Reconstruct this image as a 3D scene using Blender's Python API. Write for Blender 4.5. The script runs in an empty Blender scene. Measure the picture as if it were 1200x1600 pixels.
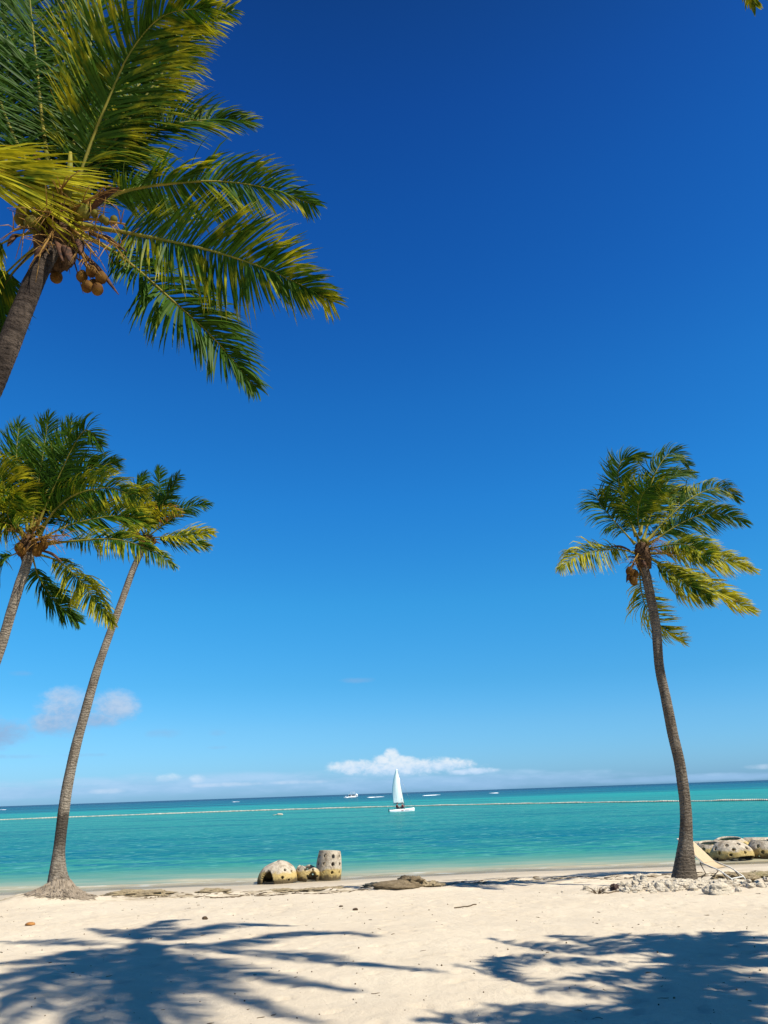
import bpy, bmesh, math, random
import numpy as np
from mathutils import Vector, Matrix
random.seed(7); np.random.seed(7)
scene = bpy.context.scene
COL = scene.collection
# ------------------------------------------------------------------ camera
FPX = 1209.0
PITCH = math.radians(19.96); ROLL = math.radians(1.96)
CAM = np.array([0, 0, 2.9])
FW = np.array([0, math.cos(PITCH), math.sin(PITCH)])
U0 = np.array([0, -math.sin(PITCH), math.cos(PITCH)])
XX = np.array([1.0, 0, 0])
RT = math.cos(ROLL) * XX - math.sin(ROLL) * U0
UP = math.sin(ROLL) * XX + math.cos(ROLL) * U0
cd = bpy.data.cameras.new('camera'); cam = bpy.data.objects.new('camera', cd); COL.objects.link(cam)
m = Matrix(((RT[0], UP[0], -FW[0], CAM[0]), (RT[1], UP[1], -FW[1], CAM[1]), (RT[2], UP[2], -FW[2], CAM[2]), (0, 0, 0, 1)))
cam.matrix_world = m
cd.sensor_fit = 'VERTICAL'; cd.sensor_height = 36; cd.lens = 36 * FPX / 1600
cd.clip_start = 0.1; cd.clip_end = 90000
scene.camera = cam
scene.render.resolution_x = 768; scene.render.resolution_y = 1024
# ------------------------------------------------------------------ sun and sky
SUN_EL = math.radians(50)
SUN = np.array([math.cos(SUN_EL) * 0.866, -math.cos(SUN_EL) * 0.5, math.sin(SUN_EL)])
sl = bpy.data.lights.new('sun', 'SUN'); sl.energy = 4.95; sl.angle = math.radians(0.53); sl.color = (1.0, 0.93, 0.80)
so = bpy.data.objects.new('sun', sl); COL.objects.link(so)
so.rotation_euler = Vector(-SUN).to_track_quat('-Z', 'Y').to_euler()
scene.view_settings.view_transform = 'Standard'; scene.view_settings.look = 'None'
scene.view_settings.exposure = 0.75; scene.view_settings.gamma = 1.0


class NT:
    """small helper for node trees"""
    def __init__(s, tree): s.t = tree; s.n = tree.nodes; s.l = tree.links
    def new(s, typ, **kw):
        n = s.n.new(typ)
        for k, v in kw.items(): setattr(n, k, v)
        return n
    def put(s, sock, v):
        if hasattr(v, 'is_output') or hasattr(v, 'links'): s.l.new(v, sock)
        else: sock.default_value = v
    def math(s, op, a, b=0.0, c=0.0, clamp=False):
        n = s.new('ShaderNodeMath', operation=op, use_clamp=clamp)
        s.put(n.inputs[0], a); s.put(n.inputs[1], b); s.put(n.inputs[2], c)
        return n.outputs[0]
    def mix(s, f, a, b, typ='MIX'):
        n = s.new('ShaderNodeMix', data_type='RGBA', blend_type=typ)
        s.put(n.inputs[0], f); s.put(n.inputs[6], col(a)); s.put(n.inputs[7], col(b))
        return n.outputs[2]
    def step(s, v, a, b):
        n = s.new('ShaderNodeMapRange', interpolation_type='SMOOTHSTEP')
        s.put(n.inputs[0], v); s.put(n.inputs[1], a); s.put(n.inputs[2], b)
        return n.outputs[0]
    def noise(s, vec, scale, detail=4, rough=0.55, dist=0.0):
        n = s.new('ShaderNodeTexNoise'); n.inputs['Scale'].default_value = scale
        n.inputs['Detail'].default_value = detail; n.inputs['Roughness'].default_value = rough
        n.inputs['Distortion'].default_value = dist
        if vec is not None: s.l.new(vec, n.inputs['Vector'])
        return n.outputs['Fac']
    def vec(s, x, y, z=0.0):
        n = s.new('ShaderNodeCombineXYZ'); s.put(n.inputs[0], x); s.put(n.inputs[1], y); s.put(n.inputs[2], z)
        return n.outputs[0]
    def scalev(s, v, sc):
        n = s.new('ShaderNodeVectorMath', operation='MULTIPLY'); s.l.new(v, n.inputs[0]); n.inputs[1].default_value = sc
        return n.outputs[0]
    def ramp(s, f, stops, interp='LINEAR'):
        n = s.new('ShaderNodeValToRGB'); s.l.new(f, n.inputs[0]); e = n.color_ramp.elements
        n.color_ramp.interpolation = interp
        while len(e) < len(stops): e.new(0.5)
        for i, (p, c) in enumerate(stops):
            e[i].position = p; e[i].color = (c[0], c[1], c[2], 1)
        return n.outputs[0]
    def bump(s, h, strength, dist, normal=None):
        n = s.new('ShaderNodeBump'); n.inputs['Strength'].default_value = strength; n.inputs['Distance'].default_value = dist
        s.l.new(h, n.inputs['Height'])
        if normal is not None: s.l.new(normal, n.inputs['Normal'])
        return n.outputs[0]


def col(c):
    return (c[0], c[1], c[2], 1.0) if isinstance(c, (tuple, list)) and len(c) == 3 else c


def ray(px, py):
    d = FW + RT * (px - 600) / FPX + UP * (800 - py) / FPX
    return d / np.linalg.norm(d)


world = bpy.data.worlds.new('World'); scene.world = world; world.use_nodes = True
W = NT(world.node_tree); W.n.clear()
sky = W.new('ShaderNodeTexSky', sky_type='NISHITA'); sky.sun_disc = False
sky.sun_elevation = SUN_EL; sky.sun_rotation = math.atan2(SUN[0], SUN[1])
sky.altitude = 0; sky.air_density = 1.0; sky.dust_density = 0.4; sky.ozone_density = 2.5
SKY_GAMMA = (1.55, 1.25, 1.0); SKY_GAIN = (0.55, 0.88, 1.0); SKY_STR = 0.1
sep = W.new('ShaderNodeSeparateColor'); W.l.new(sky.outputs[0], sep.inputs[0])
ch = []
for i in range(3):
    v = W.math('MULTIPLY', sep.outputs[i], SKY_STR)
    v = W.math('POWER', v, SKY_GAMMA[i]); ch.append(W.math('MULTIPLY', v, SKY_GAIN[i] / SKY_STR))
cmb = W.new('ShaderNodeCombineColor')
for i in range(3): W.l.new(ch[i], cmb.inputs[i])
skyc = cmb.outputs[0]
tc = W.new('ShaderNodeTexCoord'); sx = W.new('ShaderNodeSeparateXYZ'); W.l.new(tc.outputs['Generated'], sx.inputs[0])
az = W.math('ARCTAN2', sx.outputs[0], sx.outputs[1])
el = W.math('ARCSINE', sx.outputs[2])
cv = W.vec(az, W.math('MULTIPLY', el, 1.6))
# blue kept strong lower down; sky above the view darkened to deepen shadows
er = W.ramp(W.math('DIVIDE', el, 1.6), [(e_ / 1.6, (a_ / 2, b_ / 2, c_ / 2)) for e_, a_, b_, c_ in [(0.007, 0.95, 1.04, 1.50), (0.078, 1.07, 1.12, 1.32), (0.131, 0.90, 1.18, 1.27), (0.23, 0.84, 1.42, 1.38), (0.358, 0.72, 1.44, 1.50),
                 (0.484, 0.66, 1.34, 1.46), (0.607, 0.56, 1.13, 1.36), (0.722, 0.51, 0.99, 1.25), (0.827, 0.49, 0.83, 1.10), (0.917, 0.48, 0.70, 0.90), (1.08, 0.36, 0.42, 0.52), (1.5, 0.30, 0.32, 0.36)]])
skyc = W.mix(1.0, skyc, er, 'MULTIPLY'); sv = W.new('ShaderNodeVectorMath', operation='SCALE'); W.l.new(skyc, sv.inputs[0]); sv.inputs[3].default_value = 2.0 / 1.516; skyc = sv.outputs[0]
CL = 1 / 1.516
n1 = W.noise(cv, 26, 7, 0.62, 0.2)
n3 = W.noise(cv, 85, 7, 0.65, 0.3)
n2 = W.noise(W.vec(az, W.math('MULTIPLY', el, 5.0)), 14, 6, 0.6)


def cloud(base, blobs, ca, cb, amp, thr, soft, noise, opac):
    """a group of clouds: soft lobes at true azimuth and elevation, broken up by noise"""
    tot = None; hh = None
    for (px, py, rx, ry) in blobs:
        d = ray(px, py); a0 = math.atan2(d[0], d[1]); e0 = math.asin(d[2])
        ra = rx / FPX; re = ry / FPX
        da = W.math('MULTIPLY', W.math('SUBTRACT', az, a0), 1 / ra)
        de = W.math('MULTIPLY', W.math('SUBTRACT', el, e0), 1 / re)
        q = W.math('ADD', W.math('MULTIPLY', da, da), W.math('MULTIPLY', de, de))
        g = W.math('SUBTRACT', 1.0, q)
        tot = g if tot is None else W.math('MAXIMUM', tot, g)
        hh = de if hh is None else hh
    tot = W.math('MAXIMUM', tot, -2.0)
    v = W.math('ADD', tot, W.math('MULTIPLY', W.math('SUBTRACT', noise, 0.5), amp))
    mk = W.math('MULTIPLY', W.step(v, thr, thr + soft), opac)
    lit = W.step(W.math('ADD', hh, W.math('MULTIPLY', W.math('SUBTRACT', noise, 0.5), 4.0)), -0.9, 0.9)
    c = W.mix(lit, tuple(x * CL / SKY_STR for x in ca), tuple(x * CL / SKY_STR for x in cb))
    return W.mix(mk, base, c)


lil = (0.26, 0.40, 0.62); lilb = (0.47, 0.58, 0.74)
skyc = cloud(skyc, [(300, 1226, 380, 17), (60, 1236, 200, 12), (700, 1222, 300, 15), (1100, 1215, 200, 6)], (0.30, 0.50, 0.76), (0.40, 0.60, 0.84), 2.2, -0.1, 1.3, n2, 0.75)
skyc = cloud(skyc, [(262, 1216, 26, 8), (308, 1217, 16, 8), (170, 1236, 30, 5), (470, 1222, 60, 4), (350, 1226, 70, 4), (1190, 1198, 30, 5)], (0.55, 0.68, 0.85), (0.70, 0.80, 0.90), 2.6, 0.2, 1.2, n1, 0.6)
skyc = cloud(skyc, [(630, 1198, 125, 15), (612, 1182, 15, 15), (598, 1190, 22, 12), (630, 1189, 26, 10), (555, 1198, 48, 13), (690, 1196, 60, 12), (735, 1205, 50, 6)], (0.52, 0.68, 0.88), (0.76, 0.82, 0.88), 2.4, 0.05, 1.0, W.math('MULTIPLY_ADD', n3, 0.6, W.math('MULTIPLY', n1, 0.4)), 0.9)
skyc = cloud(skyc, [(105, 1112, 46, 36), (80, 1128, 32, 20), (180, 1104, 40, 26), (98, 1090, 28, 18), (-8, 1146, 52, 24), (150, 1125, 40, 14)], lil, lilb, 2.4, -0.15, 1.4, W.math('MULTIPLY_ADD', n3, 0.5, W.math('MULTIPLY', n1, 0.5)), 0.85)
skyc = cloud(skyc, [(255, 1146, 32, 10), (340, 1145, 22, 7), (342, 1168, 22, 4), (30, 1052, 22, 6), (20, 1182, 60, 5), (560, 1063, 40, 6), (130, 1180, 40, 4)], lil, lil, 2.4, 0.2, 1.3, n1, 0.4)
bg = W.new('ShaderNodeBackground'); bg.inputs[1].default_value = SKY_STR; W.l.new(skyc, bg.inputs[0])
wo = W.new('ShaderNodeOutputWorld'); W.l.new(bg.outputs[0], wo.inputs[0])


# ------------------------------------------------------------------ helpers
def at(px, py, Y):
    d = ray(px, py); t = (Y - CAM[1]) / d[1]
    return CAM + d * t


def on(px, py, z):
    d = ray(px, py); t = (z - CAM[2]) / d[2]
    return CAM + d * t


def unit(v):
    v = np.asarray(v, float); return v / max(np.linalg.norm(v), 1e-9)


def hashn(ix, iy, s):
    n = (ix.astype(np.int64) * 374761393 + iy.astype(np.int64) * 668265263 + s * 974711) & 0x7fffffff
    n = (n ^ (n >> 13)) * 1274126177 & 0x7fffffff
    n = (n ^ (n >> 16)) & 0xffff
    return n / 65535.0


def vnoise(x, y, s=0):
    x = np.asarray(x, float); y = np.asarray(y, float)
    ix = np.floor(x); iy = np.floor(y); fx = x - ix; fy = y - iy
    fx = fx * fx * (3 - 2 * fx); fy = fy * fy * (3 - 2 * fy)
    a = hashn(ix, iy, s); b = hashn(ix + 1, iy, s); c = hashn(ix, iy + 1, s); d = hashn(ix + 1, iy + 1, s)
    return (a * (1 - fx) + b * fx) * (1 - fy) + (c * (1 - fx) + d * fx) * fy


def fbm(x, y, s=0, o=4):
    t = 0; a = 0.5; f = 1.0
    for i in range(o):
        t = t + a * (vnoise(x * f, y * f, s + i) - 0.5); a *= 0.5; f *= 2.03
    return t


def obj(name, verts, faces, mat, parent=None, smooth=True, color=None):
    me = bpy.data.meshes.new(name)
    me.from_pydata([tuple(map(float, v)) for v in verts], [], [tuple(map(int, f)) for f in faces])
    if smooth: me.polygons.foreach_set('use_smooth', [True] * len(me.polygons))
    if color is not None:
        ca = me.color_attributes.new('tint', 'FLOAT_COLOR', 'POINT')
        ca.data.foreach_set('color', np.asarray(color, np.float32).ravel())
    me.materials.append(mat); me.update()
    o = bpy.data.objects.new(name, me); COL.objects.link(o)
    if parent is not None: o.parent = parent; o.matrix_parent_inverse = Matrix.Translation(-Vector(parent.location))
    return o


def tag(o, label=None, cat=None, group=None, kind=None):
    if label: o['label'] = label
    if cat: o['category'] = cat
    if group: o['group'] = group
    if kind: o['kind'] = kind
    return o


def empty(name, loc, label, cat, group=None):
    o = bpy.data.objects.new(name, None); COL.objects.link(o); o.location = [float(v) for v in loc]
    o.empty_display_size = 0.3
    return tag(o, label, cat, group)


class MB:
    """mesh builder: collects shapes for ONE mesh object"""
    def __init__(s): s.v = []; s.f = []; s.c = []
    def add(s, v, f, c=None):
        o = len(s.v); s.v += [tuple(p) for p in v]; s.f += [tuple(i + o for i in q) for q in f]
        s.c += [c if c is not None else (1, 1, 1, 1)] * len(v)
    def tube(s, pts, rad, n=8, caps=True, c=None, flat=1.0):
        pts = np.asarray(pts, float); k = len(pts)
        rad = np.ones(k) * rad if np.isscalar(rad) else np.asarray(rad, float)
        v = []; f = []; ref = None
        for i in range(k):
            t = unit(pts[min(i + 1, k - 1)] - pts[max(i - 1, 0)])
            if ref is None: ref = np.array([0, 0, 1.0]) if abs(t[2]) < 0.9 else np.array([1.0, 0, 0])
            a = unit(ref - t * (ref @ t)); b = np.cross(t, a); ref = a
            for j in range(n):
                q = 2 * math.pi * j / n
                v.append(pts[i] + rad[i] * (a * math.cos(q) * flat + b * math.sin(q)))
        for i in range(k - 1):
            for j in range(n):
                f.append((i * n + j, i * n + (j + 1) % n, (i + 1) * n + (j + 1) % n, (i + 1) * n + j))
        if caps: f.append(tuple(range(n - 1, -1, -1))); f.append(tuple((k - 1) * n + j for j in range(n)))
        s.add(v, f, c)
    def box(s, c, d, rot=None):
        c = np.asarray(c, float); v = []
        for x in (-1, 1):
            for y in (-1, 1):
                for z in (-1, 1):
                    p = np.array([x * d[0] / 2, y * d[1] / 2, z * d[2] / 2])
                    if rot is not None: p = np.array(rot @ Vector(p))
                    v.append(c + p)
        s.add(v, [(0, 1, 3, 2), (4, 6, 7, 5), (0, 4, 5, 1), (2, 3, 7, 6), (0, 2, 6, 4), (1, 5, 7, 3)])
    def blob(s, c, r, seed=0, amp=0.2, nu=14, nv=9, fr=1.5, oc=3):
        c = np.asarray(c, float); r = np.ones(3) * r if np.isscalar(r) else np.asarray(r, float)
        rs = np.random.RandomState(seed); off = rs.rand(3) * 50
        th, ph = np.meshgrid(np.pi * np.arange(nv + 1) / nv, 2 * np.pi * np.arange(nu) / nu, indexing='ij')
        d = np.stack([np.sin(th) * np.cos(ph), np.sin(th) * np.sin(ph), np.cos(th)], -1).reshape(-1, 3)
        q = d * fr + off
        n = fbm(q[:, 0], q[:, 1], seed, oc) + fbm(q[:, 1] + 9, q[:, 2], seed + 3, oc) + fbm(q[:, 2] + 5, q[:, 0], seed + 6, oc)
        v = list(c + d * r * (1 + amp * 1.3 * n)[:, None])
        f = []
        for i in range(nv):
            for j in range(nu):
                f.append((i * nu + j, (i + 1) * nu + j, (i + 1) * nu + (j + 1) % nu, i * nu + (j + 1) % nu))
        s.add(v, f)
    def build(s, name, mat, parent=None, smooth=True): return obj(name, s.v, s.f, mat, parent, smooth)


def spline(P, n):
    """Catmull-Rom through P, resampled evenly"""
    P = np.asarray(P, float)
    Q = np.vstack([2 * P[0] - P[1], P, 2 * P[-1] - P[-2]]); out = []
    for i in range(len(P) - 1):
        for t in np.linspace(0, 1, 24, endpoint=False):
            a, b, c, d = Q[i], Q[i + 1], Q[i + 2], Q[i + 3]
            out.append(0.5 * ((2 * b) + (-a + c) * t + (2 * a - 5 * b + 4 * c - d) * t * t + (-a + 3 * b - 3 * c + d) * t ** 3))
    out.append(P[-1]); out = np.array(out)
    L = np.concatenate([[0], np.cumsum(np.linalg.norm(np.diff(out, axis=0)[:, :3], axis=1))])
    u = np.linspace(0, L[-1], n)
    return np.stack([np.interp(u, L, out[:, k]) for k in range(out.shape[1])], 1), L[-1]


# ------------------------------------------------------------------ materials
def mat(name):
    mm = bpy.data.materials.new(name); mm.use_nodes = True; N = NT(mm.node_tree); N.n.clear()
    o = N.new('ShaderNodeOutputMaterial'); return mm, N, o


def pbr(N, o, c, rough=0.8, spec=0.3, normal=None, metal=0.0, alb=0.68):
    b = N.new('ShaderNodeBsdfPrincipled'); N.put(b.inputs['Base Color'], N.mix(1.0, c, (alb,) * 3, 'MULTIPLY')); N.put(b.inputs['Roughness'], rough)
    b.inputs['Specular IOR Level'].default_value = spec; b.inputs['Metallic'].default_value = metal
    if normal is not None: N.l.new(normal, b.inputs['Normal'])
    N.l.new(b.outputs[0], o.inputs[0]); return b


def pos(N): return N.new('ShaderNodeNewGeometry').outputs['Position']


def simple(name, c, c2=None, scale=5.0, rough=0.7, spec=0.3, bump=0.0, bs=None, metal=0.0, alb=0.68):
    mm, N, o = mat(name); p = pos(N); n = N.noise(p, scale, 5)
    cc = N.mix(N.step(n, 0.35, 0.65), c, c2 if c2 else c)
    nm = N.bump(N.noise(p, bs or scale * 3, 5), 0.6, bump) if bump else None
    pbr(N, o, cc, rough, spec, nm, metal, alb); return mm


def make_leaf_mat(name, green, green2, yellow, brown):
    mm, N, o = mat(name)
    a = N.new('ShaderNodeAttribute', attribute_name='tint'); s = N.new('ShaderNodeSeparateColor'); N.l.new(a.outputs[0], s.inputs[0])
    r, t, y = s.outputs[0], s.outputs[1], s.outputs[2]      # random, along leaflet, yellowness of the frond
    p = pos(N); n = N.noise(p, 3.5, 3)
    c = N.mix(N.math('ADD', N.math('MULTIPLY', r, 0.45), N.math('MULTIPLY', N.noise(p, 1.7, 3), 0.5)), green, green2)
    yy = N.math('ADD', N.math('MULTIPLY', y, 1.1), N.math('MULTIPLY', N.math('SUBTRACT', n, 0.5), 1.9))
    yy = N.math('ADD', yy, N.math('MULTIPLY', N.math('SUBTRACT', r, 0.5), 0.22))
    yy = N.math('ADD', yy, N.math('MULTIPLY', N.math('SUBTRACT', t, 0.6), 0.45))
    c = N.mix(N.step(yy, 0.25, 0.95), c, yellow)
    bb = N.math('ADD', N.math('MULTIPLY', t, N.math('ADD', N.math('MULTIPLY', r, 0.75), N.math('MULTIPLY', y, 0.45))), 0.0)
    bb = N.math('ADD', bb, N.math('MULTIPLY', N.step(y, 0.9, 1.1), 0.8))
    c = N.mix(N.step(bb, 0.72, 1.05), c, brown)
    b = N.new('ShaderNodeBsdfPrincipled'); N.l.new(c, b.inputs['Base Color']); b.inputs['Roughness'].default_value = 0.55
    b.inputs['Specular IOR Level'].default_value = 0.1
    tr = N.new('ShaderNodeBsdfTranslucent'); N.l.new(N.mix(1.0, c, (1.0, 1.0, 0.45), 'MULTIPLY'), tr.inputs[0])
    mx = N.new('ShaderNodeMixShader'); mx.inputs[0].default_value = 0.27
    N.l.new(b.outputs[0], mx.inputs[1]); N.l.new(tr.outputs[0], mx.inputs[2]); N.l.new(mx.outputs[0], o.inputs[0])
    return mm


M_LEAF = make_leaf_mat('palm_leaflets', (0.010, 0.038, 0.003), (0.055, 0.120, 0.006), (0.38, 0.34, 0.012), (0.26, 0.10, 0.022))
M_RIB = simple('palm_midrib', (0.30, 0.25, 0.035), (0.17, 0.18, 0.025), 4, 0.65, 0.12)
M_STALK = simple('dry_flower_stalk', (0.42, 0.24, 0.05), (0.28, 0.15, 0.04), 6, 0.7, 0.1)
M_HUSK = simple('coconut_husk', (0.085, 0.034, 0.008), (0.17, 0.085, 0.014), 9, 0.75, 0.08, 0.01, 40)
M_NUTY = simple('young_coconut', (0.15, 0.13, 0.012), (0.10, 0.075, 0.010), 9, 0.7, 0.1)
M_SPATHE = simple('spathe_brown', (0.035, 0.016, 0.009), (0.13, 0.055, 0.024), 14, 0.8, 0.2, 0.01, 30)
M_FIBRE = simple('palm_fibre', (0.035, 0.02, 0.012), (0.14, 0.08, 0.04), 18, 0.9, 0.1, 0.02, 45)


def trunk_mat(name, c1, c2, band=None, ringscale=9.0, dark=(0.10, 0.08, 0.06)):
    mm, N, o = mat(name); p = pos(N); s = N.new('ShaderNodeSeparateXYZ'); N.l.new(p, s.inputs[0])
    big = N.noise(p, 2.2, 5); st = N.noise(N.scalev(p, (14, 14, 2.5)), 1.0, 5, 0.65)
    wob = N.math('ADD', s.outputs[2], N.math('MULTIPLY', N.noise(p, 6, 4), 0.24))
    ring = N.math('SINE', N.math('MULTIPLY', wob, 2 * math.pi * ringscale))
    ringm = N.step(ring, 0.35, 1.0)
    c = N.mix(N.step(big, 0.35, 0.68), c1, c2)
    c = N.mix(N.math('MULTIPLY', N.math('MULTIPLY', ringm, N.step(N.noise(p, 7, 4), 0.35, 0.65)), 0.55), c, dark)
    c = N.mix(N.math('MULTIPLY', N.step(st, 0.46, 0.68), 0.65), c, dark)
    c = N.mix(N.math('MULTIPLY', N.step(N.noise(N.scalev(p, (1, 1, 2.2)), 11, 5, 0.7), 0.52, 0.66), 0.6), c, dark)
    if band:
        z0, z1, z2, z3 = band
        zz = N.math('ADD', s.outputs[2], N.math('MULTIPLY', N.math('SUBTRACT', N.noise(p, 6, 4), 0.5), 0.5))
        k = N.math('MULTIPLY', N.step(zz, z0, z1), N.math('SUBTRACT', 1.0, N.step(zz, z2, z3)))
        c = N.mix(N.math('MULTIPLY', k, 0.72), c, (0.035, 0.028, 0.022))
    h = N.math('ADD', N.math('MULTIPLY', ring, -0.16), N.math('ADD', N.math('MULTIPLY', st, 0.9), N.noise(p, 30, 4)))
    h = N.math('ADD', h, N.math('MULTIPLY', N.noise(N.scalev(p, (3, 3, 9)), 3.0, 6, 0.7), 1.2))
    pbr(N, o, c, 0.9, 0.12, N.bump(h, 1.0, 0.045)); return mm


M_TR_L = trunk_mat('palm_bark_pale', (0.30, 0.25, 0.19), (0.42, 0.365, 0.29), (1.35, 2.0, 2.62, 2.75), 13, (0.11, 0.088, 0.066))
M_TR_R = trunk_mat('palm_bark_grey', (0.20, 0.16, 0.12), (0.31, 0.26, 0.20), None, 13, (0.06, 0.045, 0.034))
M_TR_D = trunk_mat('palm_bark_shaded', (0.045, 0.032, 0.025), (0.13, 0.098, 0.075), None, 9, (0.018, 0.013, 0.010))  # shade of the crown over this trunk is put into its bark colour

# ---------------------------------------------------------------- ground profile
SHORE = 30.6
PY = [-4000, -60, 7, 14, 19.0, 21.6, 22.6, 24.2, 26.5, 28.8, 30.6, 33, 37, 42, 60, 200, 40000]
PZ = [1.1, 1.0, 0.84, 0.78, 0.66, 0.56, 0.49, 0.385, 0.235, 0.105, 0.0, -0.16, -0.48, -0.95, -2.4, -6, -14]


def profile(x, y):
    yy = y - 0.9 * np.sin(x * 0.11 + 0.6) * np.exp(-((y - 28) / 14) ** 2) - 1.1 * fbm(x * 0.22, y * 0.05, 31, 3) * np.exp(-((y - 26) / 9) ** 2) * 2
    return np.interp(yy, PY, PZ)


def ground_z(x, y):
    x = np.asarray(x, float); y = np.asarray(y, float)
    z = profile(x, y)
    nearw = np.clip((31 - y) / 6, 0, 1) * np.clip((y + 30) / 10, 0, 1)
    lump = 0.10 * fbm(x * 0.35, y * 0.45, 1, 3) + 0.055 * fbm(x * 1.6, y * 1.6, 5, 3) + 0.022 * fbm(x * 6.0, y * 6.0, 9, 2)
    # trodden hollows: soft footprints
    cx = x * 1.9; cy = y * 1.9; ix = np.floor(cx); iy = np.floor(cy)
    hx = hashn(ix, iy, 77); hy = hashn(ix, iy, 78); hr = hashn(ix, iy, 79); ha = hashn(ix, iy, 80) * 3.14
    dx = cx - ix - 0.3 - 0.4 * hx; dy = cy - iy - 0.3 - 0.4 * hy
    u = dx * np.cos(ha) + dy * np.sin(ha); v = -dx * np.sin(ha) + dy * np.cos(ha)
    d2 = (u / 0.26) ** 2 + (v / 0.13) ** 2
    foot = -0.026 * (hr > 0.5) * np.exp(-d2 ** 2) + 0.009 * (hr > 0.5) * np.exp(-(d2 - 2.0) ** 2)
    z = z + nearw * (lump + foot * np.clip((21 - y) / 2, 0, 1))
    # broken crust between the dry berm and the water
    k = np.exp(-((y - 23.5) / 1.6) ** 2)
    z = z + k * (0.09 * np.clip(fbm(x * 1.1, y * 2.6, 15, 5) * 3.4, -0.6, 1.0) + 0.05 * fbm(x * 5, y * 7, 19, 3))
    # mound of coral rubble around the right palm
    z = z + 0.10 * np.exp(-(((x - 6.5) / 1.35) ** 2 + ((y - 19.6) / 0.9) ** 2))
    z = z + 0.25 * np.exp(-(((x + 9.35) / 1.3) ** 2 + ((y - 22.6) / 0.9) ** 2)) 
    return z


def axis(lo, hi, step, far_lo, far_hi, g=1.28):
    a = list(np.arange(lo, hi, step)); s = step; v = a[-1]
    while v < far_hi: s *= g; v += s; a.append(v)
    s = step; v = a[0]
    while v > far_lo: s *= g; v -= s; a.insert(0, v)
    return np.array(a)


def grid(name, xs, ys, zf, material):
    X, Y = np.meshgrid(xs, ys); Z = zf(X, Y); nx = len(xs); ny = len(ys)
    V = np.stack([X.ravel(), Y.ravel(), Z.ravel()], 1)
    me = bpy.data.meshes.new(name)
    i = (np.arange(ny - 1)[:, None] * nx + np.arange(nx - 1)[None, :]).ravel()
    F = np.stack([i, i + 1, i + nx + 1, i + nx], 1)
    me.vertices.add(len(V)); me.vertices.foreach_set('co', V.ravel())
    me.loops.add(F.size); me.loops.foreach_set('vertex_index', F.ravel().astype(np.int32))
    me.polygons.add(len(F)); me.polygons.foreach_set('loop_start', np.arange(0, F.size, 4, dtype=np.int32))
    me.polygons.foreach_set('loop_total', np.full(len(F), 4, np.int32))
    me.update(calc_edges=True); me.polygons.foreach_set('use_smooth', [True] * len(F))
    me.materials.append(material)
    o = bpy.data.objects.new(name, me); COL.objects.link(o); return o, X, Y, Z


def sand_mat():
    mm, N, o = mat('beach_sand'); p = pos(N); s = N.new('ShaderNodeSeparateXYZ'); N.l.new(p, s.inputs[0])
    big = N.noise(p, 0.7, 4); fine = N.noise(p, 9, 6, 0.7); grain = N.noise(p, 90, 3, 0.7)
    c = N.mix(N.step(big, 0.3, 0.7), (0.80, 0.69, 0.525), (0.74, 0.63, 0.475))
    c = N.mix(N.math('MULTIPLY', N.step(fine, 0.5, 0.75), 0.3), c, (0.60, 0.49, 0.35))
    c = N.mix(N.math('MULTIPLY', N.step(grain, 0.55, 0.8), 0.3), c, (0.42, 0.34, 0.25))
    # specks of shell and weed
    v = N.new('ShaderNodeTexVoronoi'); v.inputs['Scale'].default_value = 9.0; N.l.new(p, v.inputs['Vector'])
    sp = N.math('LESS_THAN', v.outputs['Distance'], 0.055)
    rnd = N.new('ShaderNodeSeparateColor'); N.l.new(v.outputs['Color'], rnd.inputs[0])
    sp = N.math('MULTIPLY', sp, N.math('GREATER_THAN', rnd.outputs[0], 0.72))
    c = N.mix(N.math('MULTIPLY', sp, 0.8), c, N.mix(rnd.outputs[1], (0.10, 0.07, 0.04), (0.30, 0.22, 0.13)))
    # damp sand with wrack close to the water
    zz = N.math('ADD', s.outputs[2], N.math('MULTIPLY', N.math('SUBTRACT', N.noise(N.scalev(p, (0.6, 2.0, 1)), 1.0, 5), 0.5), 0.22))
    wet = N.math('SUBTRACT', 1.0, N.step(zz, 0.08, 0.26))
    c = N.mix(N.math('MULTIPLY', wet, 0.55), c, (0.50, 0.41, 0.28))
    wr = N.noise(N.scalev(p, (1.0, 5.0, 1)), 1.3, 7, 0.72)
    band = N.math('MULTIPLY', N.step(s.outputs[1], 21.6, 22.8), N.math('SUBTRACT', 1.0, N.step(s.outputs[1], 25.0, 29.0)))
    c = N.mix(N.math('MULTIPLY', N.math('MULTIPLY', N.step(wr, 0.46, 0.60), band), 0.75), c, (0.30, 0.23, 0.13))
    h = N.math('ADD', N.math('MULTIPLY', fine, 1.0), N.math('MULTIPLY', grain, 0.35))
    rough = N.math('SUBTRACT', 0.95, N.math('MULTIPLY', wet, 0.35))
    b = pbr(N, o, c, rough, 0.2, N.bump(h, 0.75, 0.035)); return mm


ground, GX, GY, GZ = grid('sand_ground', axis(-14, 15, 0.07, -30000, 30000, 1.22), axis(7.0, 31, 0.055, -3000, 38000, 1.2), ground_z, sand_mat())
tag(ground, kind='structure')


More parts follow.
